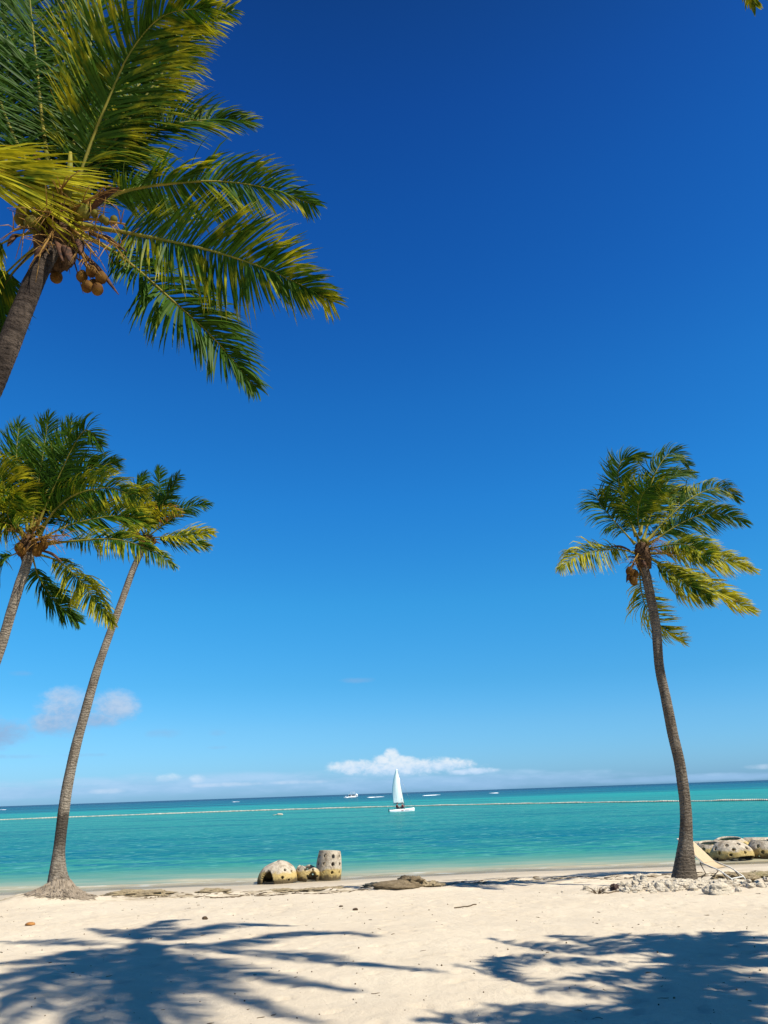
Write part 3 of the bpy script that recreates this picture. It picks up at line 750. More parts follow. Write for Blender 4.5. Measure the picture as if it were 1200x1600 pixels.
# --- big near palm at upper left
YB = 7.9
tr = px_trunk([(-560, 1560, 84), (-500, 1400, 72), (-330, 1120, 66), (-180, 880, 62), (-80, 720, 58), (-22, 620, 46), (10, 548, 42), (35, 485, 38), (58, 430, 35), (76, 395, 34), (88, 370, 34)], lambda t: YB - 1.6 * (1 - t))
hubB = at(96, 345, YB)
specs = [
    ([(-20, 800), (0, 0)], 0, None),
    ([(108, 330), (140, 230), (172, 150), (205, 80), (255, 25), (330, 10)], -0.7, dict(face=0.8, droop=0.3, wind=0.35, yel=0.42, Lmax=1.18, nleaf=185)),
    ([(88, 320), (70, 220), (58, 110), (45, -20), (40, -120)], 0.8, dict(face=0.75, droop=0.15, wind=0.1, yel=0.0, Lmax=1.15, nleaf=180)),
    ([(102, 320), (118, 210), (140, 80), (158, -40), (190, -110)], 1.2, dict(face=0.7, droop=0.3, wind=0.3, yel=0.0, Lmax=0.9)),
    ([(118, 325), (185, 240), (260, 198), (330, 187), (393, 190)], 1.0, dict(face=0.5, droop=0.5, wind=0.6, yel=0.25, Lmax=0.8)),
    ([(125, 335), (190, 300), (275, 286), (350, 284), (425, 296), (494, 322)], 0.6, dict(face=0.55, droop=0.7, wind=0.3, yel=0.25, Lmax=0.78)),
    ([(122, 352), (210, 366), (330, 392), (425, 424), (522, 472)], -0.3, dict(face=0.72, droop=0.35, wind=0.1, yel=0.38, Lmax=0.95, nleaf=175)),
    ([(118, 360), (190, 402), (270, 470), (335, 530), (400, 606)], 0.7, dict(face=0.6, droop=0.7, wind=0.1, yel=0.05, Lmax=0.85, nleaf=150)),
    ([(108, 338), (60, 302), (0, 272), (-80, 250), (-160, 260)], -1.4, dict(face=0.8, droop=0.45, wind=0.9, yel=0.74, Lmax=1.05, petiole=0.02, sweep=-1.0, a0=48, nleaf=130)),
    ([(70, 375), (25, 412), (-25, 465), (-70, 540)], 0.3, dict(face=0.6, droop=0.8, wind=0.3, yel=0.2, petiole=0.35, Lmax=0.8)),
    ([(70, 360), (20, 372), (-40, 410), (-120, 480)], -0.5, dict(face=0.5, droop=0.9, wind=0.3, yel=0.5, petiole=0.3)),
    ([(80, 335), (20, 280), (-60, 240), (-150, 240)], 0.8, dict(face=0.6, droop=0.4, wind=0.5, yel=0.02, Lmax=0.85)),
    ([(112, 325), (190, 205), (265, 100), (318, 42), (366, 14)], 0.3, dict(face=0.6, droop=0.7, wind=0.5, yel=0.45, Lmax=0.7)),
    ([(78, 320), (20, 210), (-20, 100), (-60, 0)], 0.4, dict(face=0.7, droop=0.3, wind=0.5, yel=0.0, Lmax=1.0)),
    ([(112, 330), (160, 260), (200, 230), (260, 250)], 2.2, dict(face=0.5, droop=0.5, wind=0.4, yel=0.0, Lmax=0.8)),
    ([(118, 335), (170, 300), (220, 300), (270, 330)], 2.4, dict(face=0.4, droop=0.7, wind=0.3, yel=0.05, Lmax=0.8)),
    ([(84, 325), (50, 250), (0, 180), (-60, 150)], 1.8, dict(face=0.6, droop=0.4, wind=0.4, yel=0.0, Lmax=0.9)),
    ([(100, 320), (100, 230), (110, 150), (140, 90)], 2.6, dict(face=0.6, droop=0.3, wind=0.3, yel=0.0, Lmax=0.9)),
    ([(108, 325), (150, 220), (200, 150), (270, 140)], 1.5, dict(face=0.7, droop=0.4, wind=0.5, yel=0.1, Lmax=0.9)),
    ([(92, 320), (95, 240), (85, 120), (95, 10), (100, -60)], 1.6, dict(face=0.7, droop=0.25, wind=0.2, yel=0.0, Lmax=1.0)),
    ([(84, 325), (40, 230), (15, 120), (10, 0)], 1.2, dict(face=0.7, droop=0.3, wind=0.3, yel=0.0, Lmax=1.0)),
    ([(108, 325), (165, 210), (220, 130), (290, 90)], 1.0, dict(face=0.7, droop=0.5, wind=0.5, yel=0.15, Lmax=0.9)),
    ([(60, 385), (10, 440), (-10, 500), (-20, 560)], 1.2, dict(face=0.6, droop=0.6, wind=0.2, yel=0.0, petiole=0.3, Lmax=0.55)),
][1:]


def extraB(root):
    for i, (x, y) in enumerate([(128, 432), (143, 424), (158, 434), (146, 446), (136, 448), (152, 452)]):
        coconut(root, at(x, y, YB - 0.35 - 0.1 * (i % 3)), 0.066, M_HUSK, i)
    for i, (x, y) in enumerate([(33, 342), (48, 348), (58, 338), (36, 330), (55, 354)]):
        coconut(root, at(x, y, YB - 0.35 - 0.1 * (i % 2)), 0.08, M_NUTY, 10 + i)
    for i, (x, y) in enumerate([(90, 415), (88, 433)]): coconut(root, at(x, y, YB + 0.1), 0.075, M_HUSK, 20 + i)
    for i, (x, y) in enumerate([(148, 334), (160, 342), (178, 343), (166, 346), (135, 336)]):
        coconut(root, at(x, y, YB - 0.45), 0.045, M_NUTY, 30 + i)
    for i, (a, b, w) in enumerate([((100, 385), (112, 412), .08), ((118, 390), (185, 460), .06), ((140, 330), (186, 293), .05), ((140, 366), (198, 394), .05),
                                   ((72, 290), (52, 240), .06), ((78, 380), (54, 404), .06), ((88, 378), (98, 408), .05), ((120, 375), (127, 395), .05), ((30, 366), (12, 385), .04)]):
        spathe(root, at(*a, YB - 0.3), at(*b, YB - 0.5), w)
    for i, e in enumerate([(195, 350), (60, 400), (150, 400), (20, 360), (185, 385), (70, 330), (95, 290), (160, 300), (140, 420)]):
        flower_stalk(root, hubB, at(e[0], e[1], YB - 0.6), 16, 15 + i, 0.3)
    # young folded spear leaves standing up in the crown
    mb = MB()
    for (a, b, w) in [((104, 320), (110, 238), .05), ((92, 318), (80, 250), .035), ((124, 340), (133, 318), .06)]:
        mb.tube([at(*a, YB - 0.2), at((a[0] + b[0]) / 2 + 2, (a[1] + b[1]) / 2, YB - 0.3), at(*b, YB - 0.35)], [w, w, w * 0.4], 8)
    mb.build('spear_leaf', M_RIB, root)


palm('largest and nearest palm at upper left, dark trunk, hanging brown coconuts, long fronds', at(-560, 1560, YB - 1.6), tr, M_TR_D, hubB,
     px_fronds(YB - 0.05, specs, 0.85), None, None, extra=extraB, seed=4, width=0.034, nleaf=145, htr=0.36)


# --- palms standing beside the viewer whose crowns shade the sand
def shade_palm(label, hub_px, H, sh, base_dx, seed, Lmax=0.62, hl=0.5, zg=0.8, via=None):
    g = on(hub_px[0], hub_px[1], zg); hub = g + SUN * (H / SUN[2]); base = np.array([hub[0] + base_dx[0], hub[1] + base_dx[1], 0]); base[2] = float(ground_z(base[0], base[1])) - 0.1
    mid = (hub + base) / 2 + np.array([base_dx[0] * 0.35, base_dx[1] * 0.3, 0])
    tr_ = [[*base, 0.32], [*(base + [0, 0, 0.5]), 0.22], [*mid, 0.14], [*(hub - [0, 0, 0.5]), 0.11], [*hub, 0.09]]
    if via:
        tr_ = tr_[:2] + [[*(on(x, y, zg) + SUN * (h / SUN[2])), 0.13] for (x, y, h) in via] + tr_[3:]
    fl = []
    for i, pp in enumerate(sh):
        n = len(pp); pts = []; rs = np.random.RandomState(seed * 31 + i); tip = rs.uniform(-0.5, 0.5)
        pts.append(hub)
        for j, (x, y) in enumerate(pp):
            u = (j + 1) / n; h = H + hl * math.sin(math.pi * min(1, u * 1.1)) * 0.8 + tip * u * u
            pts.append(on(x, y, zg) + SUN * (h / SUN[2]))
        fl.append((pts, dict(Lmax=Lmax * (0.8 + 0.35 * rs.rand()), face=0.0, droop=1.1, wind=0.3, yel=0.25 + 0.3 * rs.rand(), thin=0.9, up=SUN * 0.6 + np.array([0, 0, 0.5]))))
    return palm(label, base, tr_, M_TR_R, hub, fl, 0.05, None, group='coconut palms on the beach', seed=seed, width=0.062, nleaf=105, htr=0.35)


shade_palm('palm mostly outside the view, only its frond tips showing at the top right corner', (222, 1474), 15.5, [
    [(225, 1452), (250, 1434), (295, 1428)],
    [(205, 1458), (175, 1448), (143, 1442)],
    [(260, 1462), (330, 1443), (390, 1440), (455, 1441)],
    [(280, 1473), (350, 1472), (450, 1455), (525, 1455), (585, 1464)],
    [(290, 1478), (400, 1487), (500, 1502), (600, 1515), (690, 1526)],
    [(275, 1505), (345, 1548), (415, 1580), (500, 1602)],
    [(275, 1492), (350, 1515), (425, 1534), (555, 1550)],
    [(180, 1471), (100, 1467), (0, 1465), (-90, 1472)],
    [(185, 1483), (110, 1502), (0, 1528), (-100, 1560)],
    [(205, 1500), (125, 1540), (30, 1585), (-60, 1640)],
    [(232, 1510), (225, 1550), (200, 1610), (190, 1660)],
    [(190, 1492), (80, 1525), (-30, 1555)],
    [(218, 1505), (160, 1550), (100, 1600), (60, 1640)],
    [(228, 1500), (190, 1560), (130, 1620), (90, 1690)],
    [(245, 1500), (270, 1550), (290, 1610), (300, 1670)],
    [(200, 1490), (150, 1505), (60, 1535), (-20, 1590)],
    [(195, 1478), (120, 1485), (50, 1500), (-40, 1510)],
], (-3.5, -8.5), 6, 0.62, 0.5, via=[(250, 1612, 9.5), (232, 1560, 11.8), (222, 1515, 13.8)])

shade_palm('palm outside the view at right, its crown shading the sand below the rubble', (1055, 1500), 8.6, [
    [(1000, 1485), (920, 1470), (850, 1461)],
    [(990, 1490), (900, 1482), (810, 1474), (762, 1466)],
    [(1000, 1502), (900, 1501), (815, 1496), (778, 1502), (772, 1516), (800, 1530)],
    [(1060, 1535), (950, 1553), (850, 1545), (775, 1525), (700, 1511)],
    [(1040, 1480), (1000, 1463), (958, 1464)],
    [(1090, 1480), (1150, 1466), (1220, 1464)],
    [(1110, 1500), (1200, 1500), (1290, 1515)],
    [(1100, 1515), (1180, 1545), (1260, 1590)],
    [(1070, 1530), (1110, 1580), (1130, 1650)],
    [(1040, 1545), (960, 1590), (860, 1600), (760, 1590)],
    [(1100, 1490), (1170, 1480), (1260, 1485)],
    [(1040, 1515), (960, 1525), (880, 1530)],
    [(1070, 1475), (1110, 1460), (1160, 1455)],
], (1.5, -0.5), 7, 0.66, 0.5)

shade_palm('palm outside the view beyond the bottom right corner, shading the nearest sand', (1010, 1640), 8.6, [
    [(980, 1600), (900, 1584), (820, 1578), (755, 1576)],
    [(950, 1625), (850, 1605), (740, 1592), (640, 1600)],
    [(1050, 1600), (1120, 1570), (1210, 1555)],
    [(1030, 1590), (1060, 1550), (1130, 1525)],
    [(1060, 1630), (1150, 1610), (1230, 1610)],
    [(1000, 1600), (1010, 1570), (980, 1550)],
    [(930, 1640), (800, 1640), (680, 1650)],
    [(1040, 1680), (1100, 1720), (1180, 1760)],
    [(980, 1690), (900, 1720), (800, 1740)],
    [(1040, 1610), (1080, 1590), (1160, 1580)],
    [(970, 1620), (880, 1612), (790, 1612)],
], (1.2, -0.8), 8, 0.7, 0.5)

shade_palm('palm outside the view at right, shading the strip of sand beside the curved trunk', (1010, 1371), 15.5, [
    [(985, 1368), (930, 1365), (880, 1371)],
    [(980, 1371), (930, 1372), (860, 1374)],
    [(985, 1374), (940, 1377), (890, 1378)],
    [(1020, 1366), (1060, 1365), (1090, 1367)],
    [(1030, 1373), (1080, 1376), (1120, 1379)],
    [(1000, 1366), (960, 1361), (900, 1364)],
    [(1000, 1378), (960, 1381), (930, 1382)],
    [(990, 1370), (950, 1370), (890, 1374)],
    [(970, 1374), (890, 1381), (790, 1386), (710, 1388)],
    [(960, 1371), (870, 1373), (770, 1375), (690, 1378)],
    [(970, 1376), (900, 1384), (830, 1390)],
    [(985, 1372), (930, 1375), (870, 1377)],
    [(1000, 1368), (960, 1366), (910, 1368)],
    [(1030, 1370), (1070, 1371), (1110, 1374)],
], (0.8, -0.5), 9, 0.75, 0.4, 0.2)

# ---------------------------------------------------------------- reef balls
def reef_mat():
    mm, N, o = mat('weathered_concrete'); p = pos(N); s = N.new('ShaderNodeSeparateXYZ'); N.l.new(p, s.inputs[0])
    z = N.math('ADD', s.outputs[2], N.math('MULTIPLY', N.math('SUBTRACT', N.noise(p, 5, 5), 0.5), 0.30))
    n = N.noise(p, 4, 6, 0.65)
    c = N.mix(N.step(n, 0.42, 0.70), (0.66, 0.57, 0.44), (0.34, 0.27, 0.19))
    c = N.mix(N.math('MULTIPLY', N.step(N.noise(p, 9, 6, 0.7), 0.54, 0.68), 0.5), c, (0.18, 0.13, 0.08))
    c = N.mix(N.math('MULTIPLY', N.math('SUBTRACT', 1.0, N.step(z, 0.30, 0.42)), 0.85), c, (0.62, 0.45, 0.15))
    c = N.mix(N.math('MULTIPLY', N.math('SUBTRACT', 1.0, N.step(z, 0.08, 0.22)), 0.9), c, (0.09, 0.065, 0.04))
    pbr(N, o, c, 0.9, 0.15, N.bump(N.math('ADD', N.noise(p, 14, 6, 0.7), N.math('MULTIPLY', n, 0.8)), 0.9, 0.05)); return mm


M_REEF = reef_mat()


def reef_ball(label, px, py, zb, R, H, top, holes, tilt=(0, 0), arch=None, seed=0, zrot=0, sag=0.0, belly=0.12, cut=None):
    """hollow moulded dome: profile lathe with round holes punched through a real wall"""
    c = on(px, py, zb); root = empty('reef_ball', c, label, 'reef ball', 'concrete reef balls at the water edge')
    nu, nv = 132, 56; rs = np.random.RandomState(seed)
    P = []; 
    for i in range(nv + 1):
        v = i / nv
        for j in range(nu):
            q = 2 * math.pi * j / nu
            rr = R * ((1 - (1 - top) * v ** 2.0) + belly * math.sin(math.pi * v)) if top > 0.3 else R * max(0.0, 1 - (v * 0.995) ** 2.5) ** 0.5
            rr *= 1 + 0.07 * float(fbm(np.float64(2 * math.cos(q) + seed * 9), np.float64(2 * math.sin(q) + v * 2), 5, 3))
            z = H * v * (1 + 0.05 * math.sin(q + seed)) - sag * (1 - v)
            P.append([rr * math.cos(q), rr * math.sin(q), z])
    P = np.array(P); ctr = np.array([0, 0, H * 0.3])
    keep = []
    for i in range(nv):
        for j in range(nu):
            q = 2 * math.pi * (j + 0.5) / nu; v = (i + 0.5) / nv; ok = True
            rloc = np.linalg.norm(P[i * nu + j][:2])
            for (ha, hv, hr) in holes:
                dq = (q - math.radians(ha) + math.pi) % (2 * math.pi) - math.pi
                if (dq * rloc) ** 2 + ((v - hv) * H) ** 2 < hr * hr: ok = False
            if arch:
                dq = (q - math.radians(arch[0]) + math.pi) % (2 * math.pi) - math.pi
                if (dq * R / arch[1]) ** 2 + (v * H / arch[2]) ** 2 < 1: ok = False
            if cut and v > cut(q): ok = False
            if ok: keep.append((i * nu + j, i * nu + (j + 1) % nu, (i + 1) * nu + (j + 1) % nu, (i + 1) * nu + j))
    rot = Matrix.Rotation(math.radians(tilt[0]), 3, 'X') @ Matrix.Rotation(math.radians(tilt[1]), 3, 'Y') @ Matrix.Rotation(math.radians(zrot), 3, 'Z')
    V = [np.array(rot @ Vector(p)) + c for p in P]
    o = obj('shell', V, keep, M_REEF, root)
    bm = bmesh.new(); bm.from_mesh(o.data); bmesh.ops.delete(bm, geom=[v for v in bm.verts if not v.link_faces], context='VERTS'); bm.to_mesh(o.data); bm.free()
    sm = o.modifiers.new('wall', 'SOLIDIFY'); sm.thickness = 0.09; sm.offset = -1 
    return root


def ring_holes(spec):
    return [(a0 + 360 / n * k, v, r) for (a0, n, v, r) in spec for k in range(n)]


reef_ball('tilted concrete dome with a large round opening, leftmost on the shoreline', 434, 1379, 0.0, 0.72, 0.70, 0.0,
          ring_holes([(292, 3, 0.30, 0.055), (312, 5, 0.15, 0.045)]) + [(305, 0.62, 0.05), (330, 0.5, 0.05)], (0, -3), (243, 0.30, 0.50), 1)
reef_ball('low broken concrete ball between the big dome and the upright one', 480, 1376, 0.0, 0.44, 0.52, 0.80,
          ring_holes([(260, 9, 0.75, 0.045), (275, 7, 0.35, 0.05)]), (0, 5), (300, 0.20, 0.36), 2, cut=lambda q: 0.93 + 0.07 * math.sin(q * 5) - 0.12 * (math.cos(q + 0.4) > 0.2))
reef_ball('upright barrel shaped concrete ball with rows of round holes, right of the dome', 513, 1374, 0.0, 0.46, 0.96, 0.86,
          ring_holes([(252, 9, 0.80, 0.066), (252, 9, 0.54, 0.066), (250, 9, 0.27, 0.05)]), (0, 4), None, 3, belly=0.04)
RB = [(1146, 1346, 0.80, 0.62, 0.55, 'concrete reef ball with open sloping side, largest and nearest beside the lounger', (-16, -7), 11),
      (1206, 1342, 0.84, 0.60, 0.74, 'pale reef ball cut by the right edge, right of the largest one', (0, 3), 12),
      (1113, 1341, 0.62, 0.52, 0.74, 'shaded reef ball tucked behind the largest one on its left', (4, 0), 13),
      (1142, 1330, 0.90, 0.46, 0.55, 'flat topped reef ball in the back row with a wide open crown', (6, 0), 14),
      (1094, 1334, 0.55, 0.42, 0.75, 'small low reef ball just right of the curved palm trunk', (0, 0), 15),
      (1186, 1328, 0.90, 0.44, 0.60, 'low reef ball in the back row near the right edge', (0, 0), 16)]
for (px, py, R, H, tp, lb, tl, sd) in RB:
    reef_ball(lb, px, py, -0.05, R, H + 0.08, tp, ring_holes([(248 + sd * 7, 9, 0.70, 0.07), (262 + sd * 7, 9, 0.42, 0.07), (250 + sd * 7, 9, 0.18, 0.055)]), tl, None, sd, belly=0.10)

# ---------------------------------------------------------------- catamaran with two people
M_WHITE = simple('white_gelcoat', (0.80, 0.80, 0.78), (0.74, 0.75, 0.73), 2, 0.3, 0.5, alb=1.0)
M_RED = simple('red_stripe', (0.55, 0.10, 0.08), None, 2, 0.4)
M_DARK = simple('dark_trim', (0.03, 0.035, 0.045), None, 2, 0.5)
M_ALU = simple('aluminium', (0.60, 0.60, 0.58), None, 2, 0.35, 0.5, metal=0.6)
mm, N, o_ = mat('sail_cloth')
b1 = N.new('ShaderNodeBsdfDiffuse'); b1.inputs[0].default_value = (0.86, 0.90, 0.88, 1)
b2 = N.new('ShaderNodeBsdfTranslucent'); b2.inputs[0].default_value = (0.85, 0.95, 0.92, 1)
mx = N.new('ShaderNodeMixShader'); mx.inputs[0].default_value = 0.35; N.l.new(b1.outputs[0], mx.inputs[1]); N.l.new(b2.outputs[0], mx.inputs[2]); N.l.new(mx.outputs[0], o_.inputs[0])
M_SAIL = mm
M_WIN = simple('sail_window', (0.12, 0.32, 0.34), None, 2, 0.3)
M_TRAMP = simple('trampoline_mesh', (0.05, 0.06, 0.08), None, 2, 0.8)
M_SKIN = simple('skin', (0.40, 0.22, 0.14), (0.36, 0.19, 0.12), 8, 0.5)
M_VEST = simple('maroon_vest', (0.22, 0.03, 0.04), (0.18, 0.02, 0.03), 8, 0.8)
M_HAIR = simple('dark_hair', (0.02, 0.015, 0.012), None, 8, 0.7)
M_SHORT = simple('dark_shorts', (0.03, 0.04, 0.07), None, 8, 0.8)
CATY = 130.0
cc = on(628, 1268.5, 0.0); S = 1.0
cx, cy = cc[0], cc[1]
cat = empty('catamaran', (cx, cy, 0), 'small white sailing catamaran with tall pale sail and two people aboard', 'sailboat')
LW = 39 / FPX * ((cc - CAM) @ FW)          # hull length
def hull(y0):
    v = []; f = []; n = 24; m_ = 12
    for i in range(n + 1):
        u = i / n; x = (u - 0.5) * LW
        w = 0.19 * (math.sin(math.pi * min(1, 0.12 + 0.80 * (1 - u)) ** 0.8) ** 0.6 if u > 0.0 else 0.5); w = max(w, 0.02)
        if u > 0.92: w *= (1 - u) / 0.08 * 0.85 + 0.15
        top = 0.36 + 0.22 * u ** 2; bot = -0.14 + 0.20 * (abs(u - 0.45) / 0.55) ** 3
        for j in range(m_):
            q = 2 * math.pi * j / m_; yy = w * math.sin(q) * abs(math.sin(q)) ** -0.2 if abs(math.sin(q)) > 1e-6 else 0
            zz = (top + bot) / 2 + (top - bot) / 2 * math.cos(q)
            v.append((cx + x, cy + y0 + yy, zz))
    for i in range(n):
        for j in range(m_): f.append((i * m_ + j, i * m_ + (j + 1) % m_, (i + 1) * m_ + (j + 1) % m_, (i + 1) * m_ + j))
    f.append(tuple(range(m_ - 1, -1, -1))); f.append(tuple(n * m_ + j for j in range(m_)))
    h = obj('hull', v, f, M_WHITE, cat)
    st = MB(); st.box((cx + 0.20 * LW, cy + y0 - 0.185, 0.30), (0.7, 0.012, 0.07)); st.box((cx + 0.02 * LW, cy + y0 - 0.20, 0.22), (0.35, 0.012, 0.09))
    st.build('stripe', M_RED, h, False)
    return h
hull(-0.95); hull(0.95)
mb = MB(); mb.box((cx - 0.1 * LW, cy, 0.50), (LW * 0.42, 1.55, 0.03)); mb.build('trampoline', M_TRAMP, cat, False)
mb = MB(); mb.tube([(cx + 0.12 * LW, cy - 1.0, 0.48), (cx + 0.12 * LW, cy + 1.0, 0.48)], 0.045, 8); mb.build('crossbeam', M_ALU, cat)
mb = MB(); mb.tube([(cx - 0.33 * LW, cy - 1.0, 0.45), (cx - 0.33 * LW, cy + 1.0, 0.45)], 0.045, 8); mb.build('crossbeam', M_ALU, cat)
D1 = (cc - CAM) @ FW; pxm = FPX / D1
topz = at(623.5, 1203, cy)[2]; mtop = np.array([cx - 0.14 * LW + 0.05, cy, topz + 0.15])
mfoot = np.array([cx + 0.13 * LW, cy, 0.5])
mb = MB(); mb.tube([mfoot, mtop], [0.055, 0.04], 8); mb.build('mast', M_ALU, cat)
foot_aft = np.array([cx - 0.33 * LW, cy - 0.35, 1.25]); foot_fwd = mfoot + (mtop - mfoot) * 0.125
mb = MB(); mb.tube([foot_fwd, foot_aft + [0, 0, -0.04]], 0.035, 8); mb.build('boom', M_ALU, cat)
v = []; f = []; nu_, nv_ = 12, 24
for i in range(nv_ + 1):
    t = i / nv_; luff = foot_fwd + (mtop - foot_fwd) * t; leech = foot_aft + (mtop + np.array([-0.18, 0, -0.02]) - foot_aft) * t + np.array([-0.42, 0, 0]) * math.sin(math.pi * t) * 0.9
    for j in range(nu_ + 1):
        u = j / nu_; p = luff * (1 - u) + leech * u; p = p + np.array([0, -0.28 * math.sin(math.pi * u) * math.sin(math.pi * (0.1 + 0.8 * t)), 0]); v.append(p)
for i in range(nv_):
    for j in range(nu_): a = i * (nu_ + 1) + j; f.append((a, a + 1, a + nu_ + 2, a + nu_ + 1))
sail = obj('sail', v, f, M_SAIL, cat); sm = sail.modifiers.new('cloth', 'SOLIDIFY'); sm.thickness = 0.012
mb = MB()
def sp(u, t):
    luff = foot_fwd + (mtop - foot_fwd) * t; leech = foot_aft + (mtop + np.array([-0.18, 0, -0.02]) - foot_aft) * t
    return luff * (1 - u) + leech * u + np.array([0, -0.28 * math.sin(math.pi * u) * math.sin(math.pi * (0.1 + 0.8 * t)) - 0.02, 0])
mb.add([sp(0.12, 0.02), sp(0.75, 0.02), sp(0.15, 0.15)], [(0, 1, 2)]); mb.build('sail_window', M_WIN, sail, False)
mb = MB(); mb.box((cx - 0.5 * LW - 0.12, cy - 0.95, 0.18), (0.08, 0.05, 0.75)); mb.build('rudder', M_DARK, cat, False)
mb = MB(); mb.box((cx - 0.5 * LW - 0.12, cy + 0.95, 0.18), (0.08, 0.05, 0.75)); mb.build('rudder', M_DARK, cat, False)
mb = MB(); mb.tube([mtop, (cx + 0.45 * LW, cy - 0.95, 0.5)], 0.008, 4); mb.tube([mtop, (cx + 0.45 * LW, cy + 0.95, 0.5)], 0.008, 4)
mb.tube([mtop, (cx - 0.02 * LW, cy - 1.1, 0.5)], 0.008, 4); mb.tube([mtop, (cx - 0.02 * LW, cy + 1.1, 0.5)], 0.008, 4); mb.build('rigging', M_ALU, cat)


def person(label, loc, face, lean, vest):
    """seated figure grown with a skin modifier"""
    root = empty('person', loc, label, 'person'); L = np.asarray(loc, float); c, s = math.cos(face), math.sin(face)
    def w(x, y, z): return (L[0] + x * c - y * s, L[1] + x * s + y * c, L[2] + z)
    J = [(0, 0, .10, .13), (0.02, 0, .30, .12), (0.05 + lean, 0, .50, .14), (0.06 + lean, 0, .60, .055), (0.08 + lean, 0, .68, .05),
         (.10, .10, .10, .09), (.46, .13, .16, .065), (.50, .13, -.0, .05), (.62, .13, .02, .035),
         (.10, -.10, .10, .09), (.46, -.13, .16, .065), (.50, -.13, -.0, .05), (.62, -.13, .02, .035),
         (.05 + lean, .20, .52, .055), (.12 + lean, .24, .30, .042), (.32, .20, .24, .03), (.38, .20, .24, .025),
         (.05 + lean, -.20, .52, .055), (.12 + lean, -.24, .30, .042), (.32, -.20, .24, .03), (.38, -.20, .24, .025)]
    E_ = [(0, 1), (1, 2), (2, 3), (3, 4), (0, 5), (5, 6), (6, 7), (7, 8), (0, 9), (9, 10), (10, 11), (11, 12), (2, 13), (13, 14), (14, 15), (15, 16), (2, 17), (17, 18), (18, 19), (19, 20)]
    me = bpy.data.meshes.new('body'); me.from_pydata([w(*j[:3]) for j in J], E_, []); me.materials.append(M_SKIN)
    o = bpy.data.objects.new('body', me); COL.objects.link(o); o.parent = root; o.matrix_parent_inverse = Matrix.Translation(-Vector(root.location))
    sk = o.modifiers.new('skin', 'SKIN')
    for i, j in enumerate(J): me.skin_vertices[0].data[i].radius = (j[3], j[3])
    me.skin_vertices[0].data[0].use_root = True
    ss = o.modifiers.new('sub', 'SUBSURF'); ss.levels = 1; ss.render_levels = 2
    mb = MB(); mb.blob(w(0.10 + lean, 0, .80), (.085, .08, .115), 3, 0.04, 14, 10); mb.blob(w(0.19 + lean, 0, .79), (.02, .015, .02), 3, 0.0, 8, 6); mb.build('head', M_SKIN, root)
    mb = MB(); mb.blob(w(0.075 + lean, 0, .845), (.095, .09, .095), 4, 0.1, 14, 10); mb.build('hair', M_HAIR, root)
    mb = MB(); mb.tube([w(0, 0, .14), w(.02, 0, .3), w(.05 + lean, 0, .5), w(.055 + lean, 0, .58)], [.16, .165, .19, .10], 12); mb.build('vest', vest, root)
    mb = MB(); mb.tube([w(0.0, .07, .10), w(.12, .10, .11), w(.34, .13, .15)], [.125, .115, .09], 10); mb.tube([w(0.0, -.07, .10), w(.12, -.10, .11), w(.34, -.13, .15)], [.125, .115, .09], 10)
    mb.build('shorts', M_SHORT, root)


person('person in maroon vest sitting at the stern end under the sail', (cx - 0.20 * LW, cy - 0.55, 0.515), 0.3, 0.02, M_VEST)
person('person in maroon vest sitting forward beside the mast', (cx + 0.05 * LW, cy - 0.45, 0.515), 2.6, 0.05, M_VEST)

# ---------------------------------------------------------------- distant motor catamaran and tender
def far_boat():
    c = on(551, 1242.3, 0.0); c = at(551, 1243, 700); c[2] = 0; k = 700 / FPX * 1.0
    r = empty('motor_yacht', c, 'distant white double decked party boat with open sides near the horizon', 'boat')
    x, y = c[0], c[1]
    mb = MB()
    for s in (-1, 1): mb.tube([(x - 4.0, y + s * 1.8, .55), (x + 2, y + s * 1.8, .6), (x + 4.3, y + s * 1.8, .9)], [.6, .62, .15], 10)
    mb.box((x, y, 1.15), (8, 4.4, 0.35)); mb.build('hull', M_WHITE, r, False)
    mb = MB(); mb.box((x + .8, y, 2.0), (4.2, 3.4, 1.5)); mb.build('cabin', M_WHITE, r, False)
    mb = MB(); mb.box((x + .8, y - 1.74, 2.1), (2.6, .06, .8)); mb.box((x - 2.4, y, 1.8), (2.0, 3.0, 1.0)); mb.build('window', M_DARK, r, False)
    mb = MB(); mb.box((x - .2, y, 3.05), (6.6, 4.2, .16)); mb.box((x + .2, y, 4.7), (3.8, 3.2, .14)); mb.build('deck', M_WHITE, r, False)
    mb = MB()
    for dx in (-3.2, -1.6, 3.0): mb.tube([(x + dx, y - 1.9, 1.3), (x + dx, y - 1.9, 3.0)], .08, 6)
    for dx in (-1.5, .5, 2.0): mb.tube([(x + dx, y - 1.5, 3.1), (x + dx, y - 1.5, 4.7)], .07, 6)
    mb.build('post', M_WHITE, r)
    mb = MB(); mb.tube([(x + 2.9, y, 3.1), (x + 3.9, y, 2.2), (x + 4.2, y, 1.2)], [.5, .55, .3], 8); mb.build('slide', M_WHITE, r)
    c = at(540.5, 1243, 680); c[2] = 0; x, y = c[0], c[1]
    r = empty('motor_boat', c, 'tiny low white boat just left of the distant party boat', 'boat')
    mb = MB(); mb.tube([(x - 1.9, y, .35), (x + 1, y, .4), (x + 2.2, y, .6)], [.45, .5, .1], 8); mb.build('hull', M_WHITE, r)
    mb = MB(); mb.box((x - .1, y, 1.05), (1.2, 1.0, .7)); mb.box((x - .1, y, 1.75), (1.8, 1.2, .08)); mb.build('cabin', M_WHITE, r, False)
far_boat()

